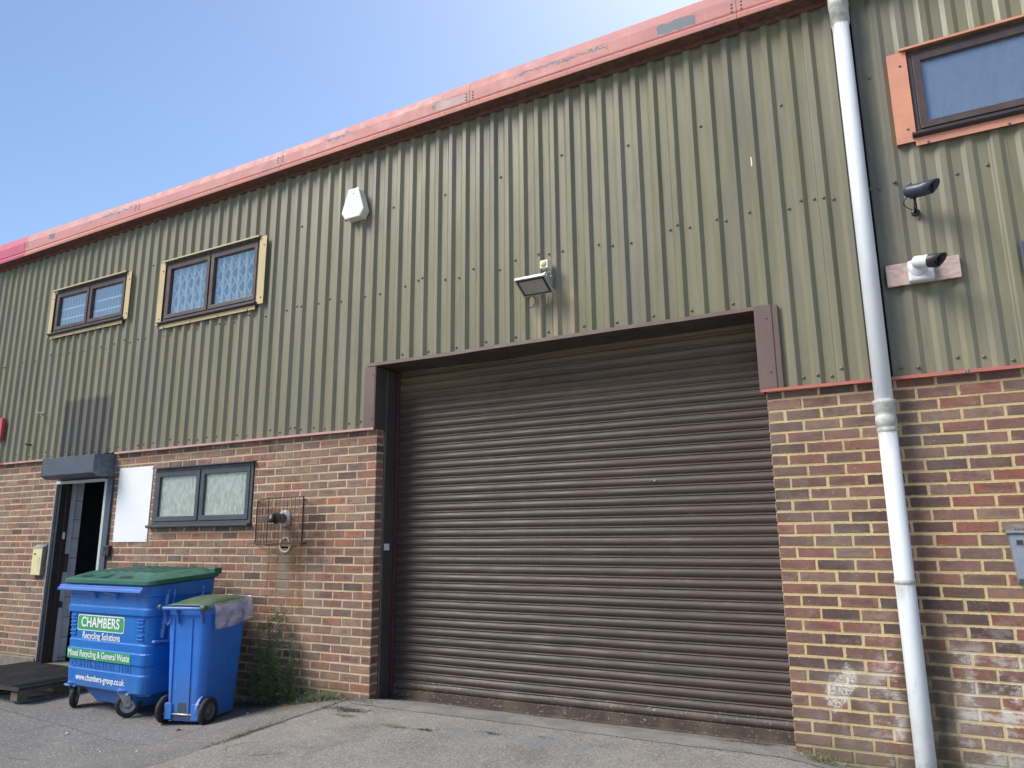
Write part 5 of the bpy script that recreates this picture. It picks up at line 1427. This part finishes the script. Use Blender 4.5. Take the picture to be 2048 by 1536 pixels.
weed("tall_weed", -5.30, -.09, .50, 2, "thin leaning weed between the blue bin and the tallest weed", MT['leaf'], 8, .1, .055, 95, .03, WG)
weed("small_weed", -4.87, -.09, .36, 2, "bright yellow green upright weed, middle of the wall foot weeds", MT['leaf2'], 11, .04, .045, 150, .02, WG, False)
weed("small_weed", -4.73, -.08, .22, 3, "short green weed nearest the brick pier", MT['leaf2'], 13, .08, .04, 130, .03, WG, False)
def tuft(name, x, y, n, h, m, label, seed, rx=.1, ry=.05, cat="grass tuft", wd=.0022, flat=.0, kind=None):
    rnd = random.Random(seed); bm = bmesh.new()
    for _ in range(n):
        bx, by = x + rnd.gauss(0, rx * .5), min(-.012, y + rnd.gauss(0, ry * .5)) if y < 0 else y + rnd.gauss(0, ry * .5); p = Vector((bx, by, gz(bx, by)))
        a = rnd.uniform(0, 6.28); el = rnd.uniform(.15, 1.6) * (1 - flat) + .12; d = Vector((math.cos(a), math.sin(a), el)).normalized()
        L_ = h * rnd.uniform(.4, 1.1); w_ = wd * rnd.uniform(.7, 1.3); sd_ = d.cross(Vector((0, 0, 1))).normalized() * w_; prev = None
        for k in range(5):
            q = p + d * L_ * k / 4 + Vector((0, 0, -L_ * .35 * (k / 4) ** 2)); q.z = max(q.z, gz(q.x, q.y) + .003); q.y = min(q.y, -.006) if y < 0 and by < 0 else q.y
            ww = sd_ * (1 - k / 4.4); cur = (bm.verts.new(q - ww), bm.verts.new(q + ww))
            if prev: bm.faces.new((prev[0], prev[1], cur[1], cur[0]))
            prev = cur
    o = make(name, bm, m); tag(o, label, None if kind else cat, None, kind); return o
tuft("grass_tuft", -4.60, -.08, 420, .16, MT['leaf'], "bushy dark green grass tuft at the foot of the wall beside the pier", 21, .22, .08)
tuft("grass_tuft", -4.98, -.10, 300, .12, MT['leaf'], "low green grass around the stems of the tall weeds", 22, .3, .08)
tuft("dry_grass", -4.74, -.30, 130, .20, MT['straw'], "scattered pale dry straw lying in front of the wall weeds", 23, .34, .16, "dry grass", .0022, .85)
tuft("dry_grass", -5.34, -.12, 160, .11, MT['litter'], "dark withered grass beside the blue bin at the wall", 24, .3, .1, "dry grass", .002, .3)
tuft("grass_tuft", -4.27, -1.16, 320, .055, MT['moss'], "olive grass growing in the long slab joint, nearest the camera", 25, .035, .34, "grass tuft", .0016, .3)
tuft("dry_grass", -4.28, -1.22, 50, .07, MT['straw'], "pale dry stalks among the grass in the slab joint", 26, .04, .3, "dry grass", .0014, .5)
tuft("grass_tuft", -.60, -.06, 120, .09, MT['leaf'], "sparse grass at the foot of the right hand brick wall", 27, .12, .05)
tuft("dry_grass", -.66, -.08, 90, .13, MT['straw'], "thin dry grass strands at the foot of the right hand wall", 28, .16, .08, "dry grass", .0012, .5)
tuft("dry_grass", -1.02, .10, 160, .10, MT['litter'], "brown dry clippings by the right end of the shutter", 29, .2, .1, "dry grass", .0016, .8)
# crumbs of soil and moss: too many to count
def crumbs(name, regions, m, label, seed, smin=.003, smax=.009):
    rnd = random.Random(seed); bm = bmesh.new()
    for (x, y, rx, ry, n) in regions:
        for _ in range(n):
            px, py = x + rnd.gauss(0, rx), y + rnd.gauss(0, ry); s = rnd.uniform(smin, smax)
            if py > -.012 and not (-4.05 < px < -.8): continue
            if py > .24: continue
            z = gz(px, py); q = [Vector((rnd.uniform(-1, 1), rnd.uniform(-1, 1), rnd.uniform(0, .7))) * s + Vector((px, py, z)) for _ in range(4)]
            v = [bm.verts.new(p) for p in q]
            for f in ((0, 1, 2), (0, 2, 3), (0, 3, 1), (1, 3, 2)): bm.faces.new([v[i] for i in f])
    o = make(name, bm, m); tag(o, label, None, None, 'stuff'); return o
crumbs("moss", [(-4.18, -.30, .07, .05, 160), (-4.05, -.12, .12, .05, 160), (-3.93, -.50, .05, .012, 130), (-3.40, -.585, .06, .013, 170), (-3.15, -.57, .03, .015, 90), (-2.69, -.45, .02, .012, 60), (-4.27, -.7, .012, .3, 260), (-4.26, -.35, .014, .12, 150), (-2.3, -.40, .05, .02, 60), (-1.9, -.42, .06, .02, 60), (-4.3, -.1, .2, .04, 260)], MT['moss'], "dark moss crumbs and clumps on the concrete", 31, .002, .007)
for k_, (x_, y_, n_, h_, lab_) in enumerate(((-3.40, -.585, 120, .035, "small green leaf clump on the concrete ramp, nearest the camera of the ramp clumps"), (-3.93, -.50, 110, .03, "green moss clump on the ramp just below the brick pier"), (-4.02, -.36, 240, .05, "dark withered clippings at the foot of the brick pier"), (-3.15, -.57, 60, .025, "small dark leaf scrap right of the green leaf clump"), (-2.66, -.46, 50, .022, "dark leaf scraps on the middle of the ramp"))):
    tuft("leaf_clump", x_, y_, n_, h_, MT['leaf'] if k_ < 2 else MT['litter'], lab_, 50 + k_, .10 if k_ != 2 else .22, .03 if k_ != 2 else .06, "leaf clump", .0034, .75)
crumbs("soil", [(-5.0, -.08, .5, .05, 1500), (-4.5, -.06, .25, .04, 900), (-4.05, -.05, .1, .04, 250), (-7.9, -.1, .8, .05, 350), (-9.8, -.08, .6, .04, 300), (-.3, -.05, .4, .03, 450), (-2.4, -.19, 1.1, .012, 500), (-1.1, -.17, .2, .03, 250)], MT['litter'], "loose soil and leaf crumbs along the wall foot and joints", 32, .0015, .006)
crumbs("grit", [(-5.0, -1.0, 1.6, .5, 420), (-2.6, -.6, .9, .3, 320), (-6.6, -1.1, 1.0, .3, 260), (-7.4, -.9, .3, .2, 160)], MT['pebble'], "pale grit scattered on the yard surface", 33, .0012, .0042)
def pebble(x, y, s, label, seed, m=None):
    rnd = random.Random(seed); bm = bmesh.new(); bmesh.ops.create_icosphere(bm, subdivisions=2, radius=s)
    for v in bm.verts: v.co = v.co * (1 + .5 * mnoise.noise(v.co * (1.5 / s) + Vector((seed, 0, 0)))); v.co.z *= .6
    bmesh.ops.translate(bm, verts=bm.verts, vec=(x, y, gz(x, y) + s * .35))
    o = make("pebble", bm, m or MT['pebble'], smooth=True); tag(o, label, "pebble", "pale stones loose on the yard"); return o
from_px = {}
pebble(-6.05, -1.33, .014, "pale stone on the dark yard in front of the pallet", 1)
pebble(-4.88, -1.55, .013, "pale stone on the yard at the bottom left, in front of the container", 2)
pebble(-5.33, -1.52, .009, "small pale stone to the left of the bottom one", 3)
pebble(-5.05, -.42, .012, "pale stone on the ground right of the small blue bin", 4)
tuft("dry_flower", -5.27, -.92, 40, .06, MT['straw'], "little yellow dried flower head under the small blue bin", 41, .015, .012, "dry grass", .0035, 0)

SPLIT = {"skid", "stringer", "base_bracket", "lid_hinge", "gusset", "wheel_arch", "security_bar", "hand_slot", "hole", "door_latch", "stiffening_rib", "side_rib", "back_rib", "screw_head", "lid_rib", "bracket", "cable_tie", "block_joint", "grille_track"}
for o in list(scn.objects):
    if o.type == 'MESH' and o.name.split('.')[0] in SPLIT and not o.children: split_pieces(o)

# ------------------------------------------------------------------ render settings used for previews
scn.cycles.use_denoising = True
scn.cycles.max_bounces = 8; scn.cycles.transparent_max_bounces = 16
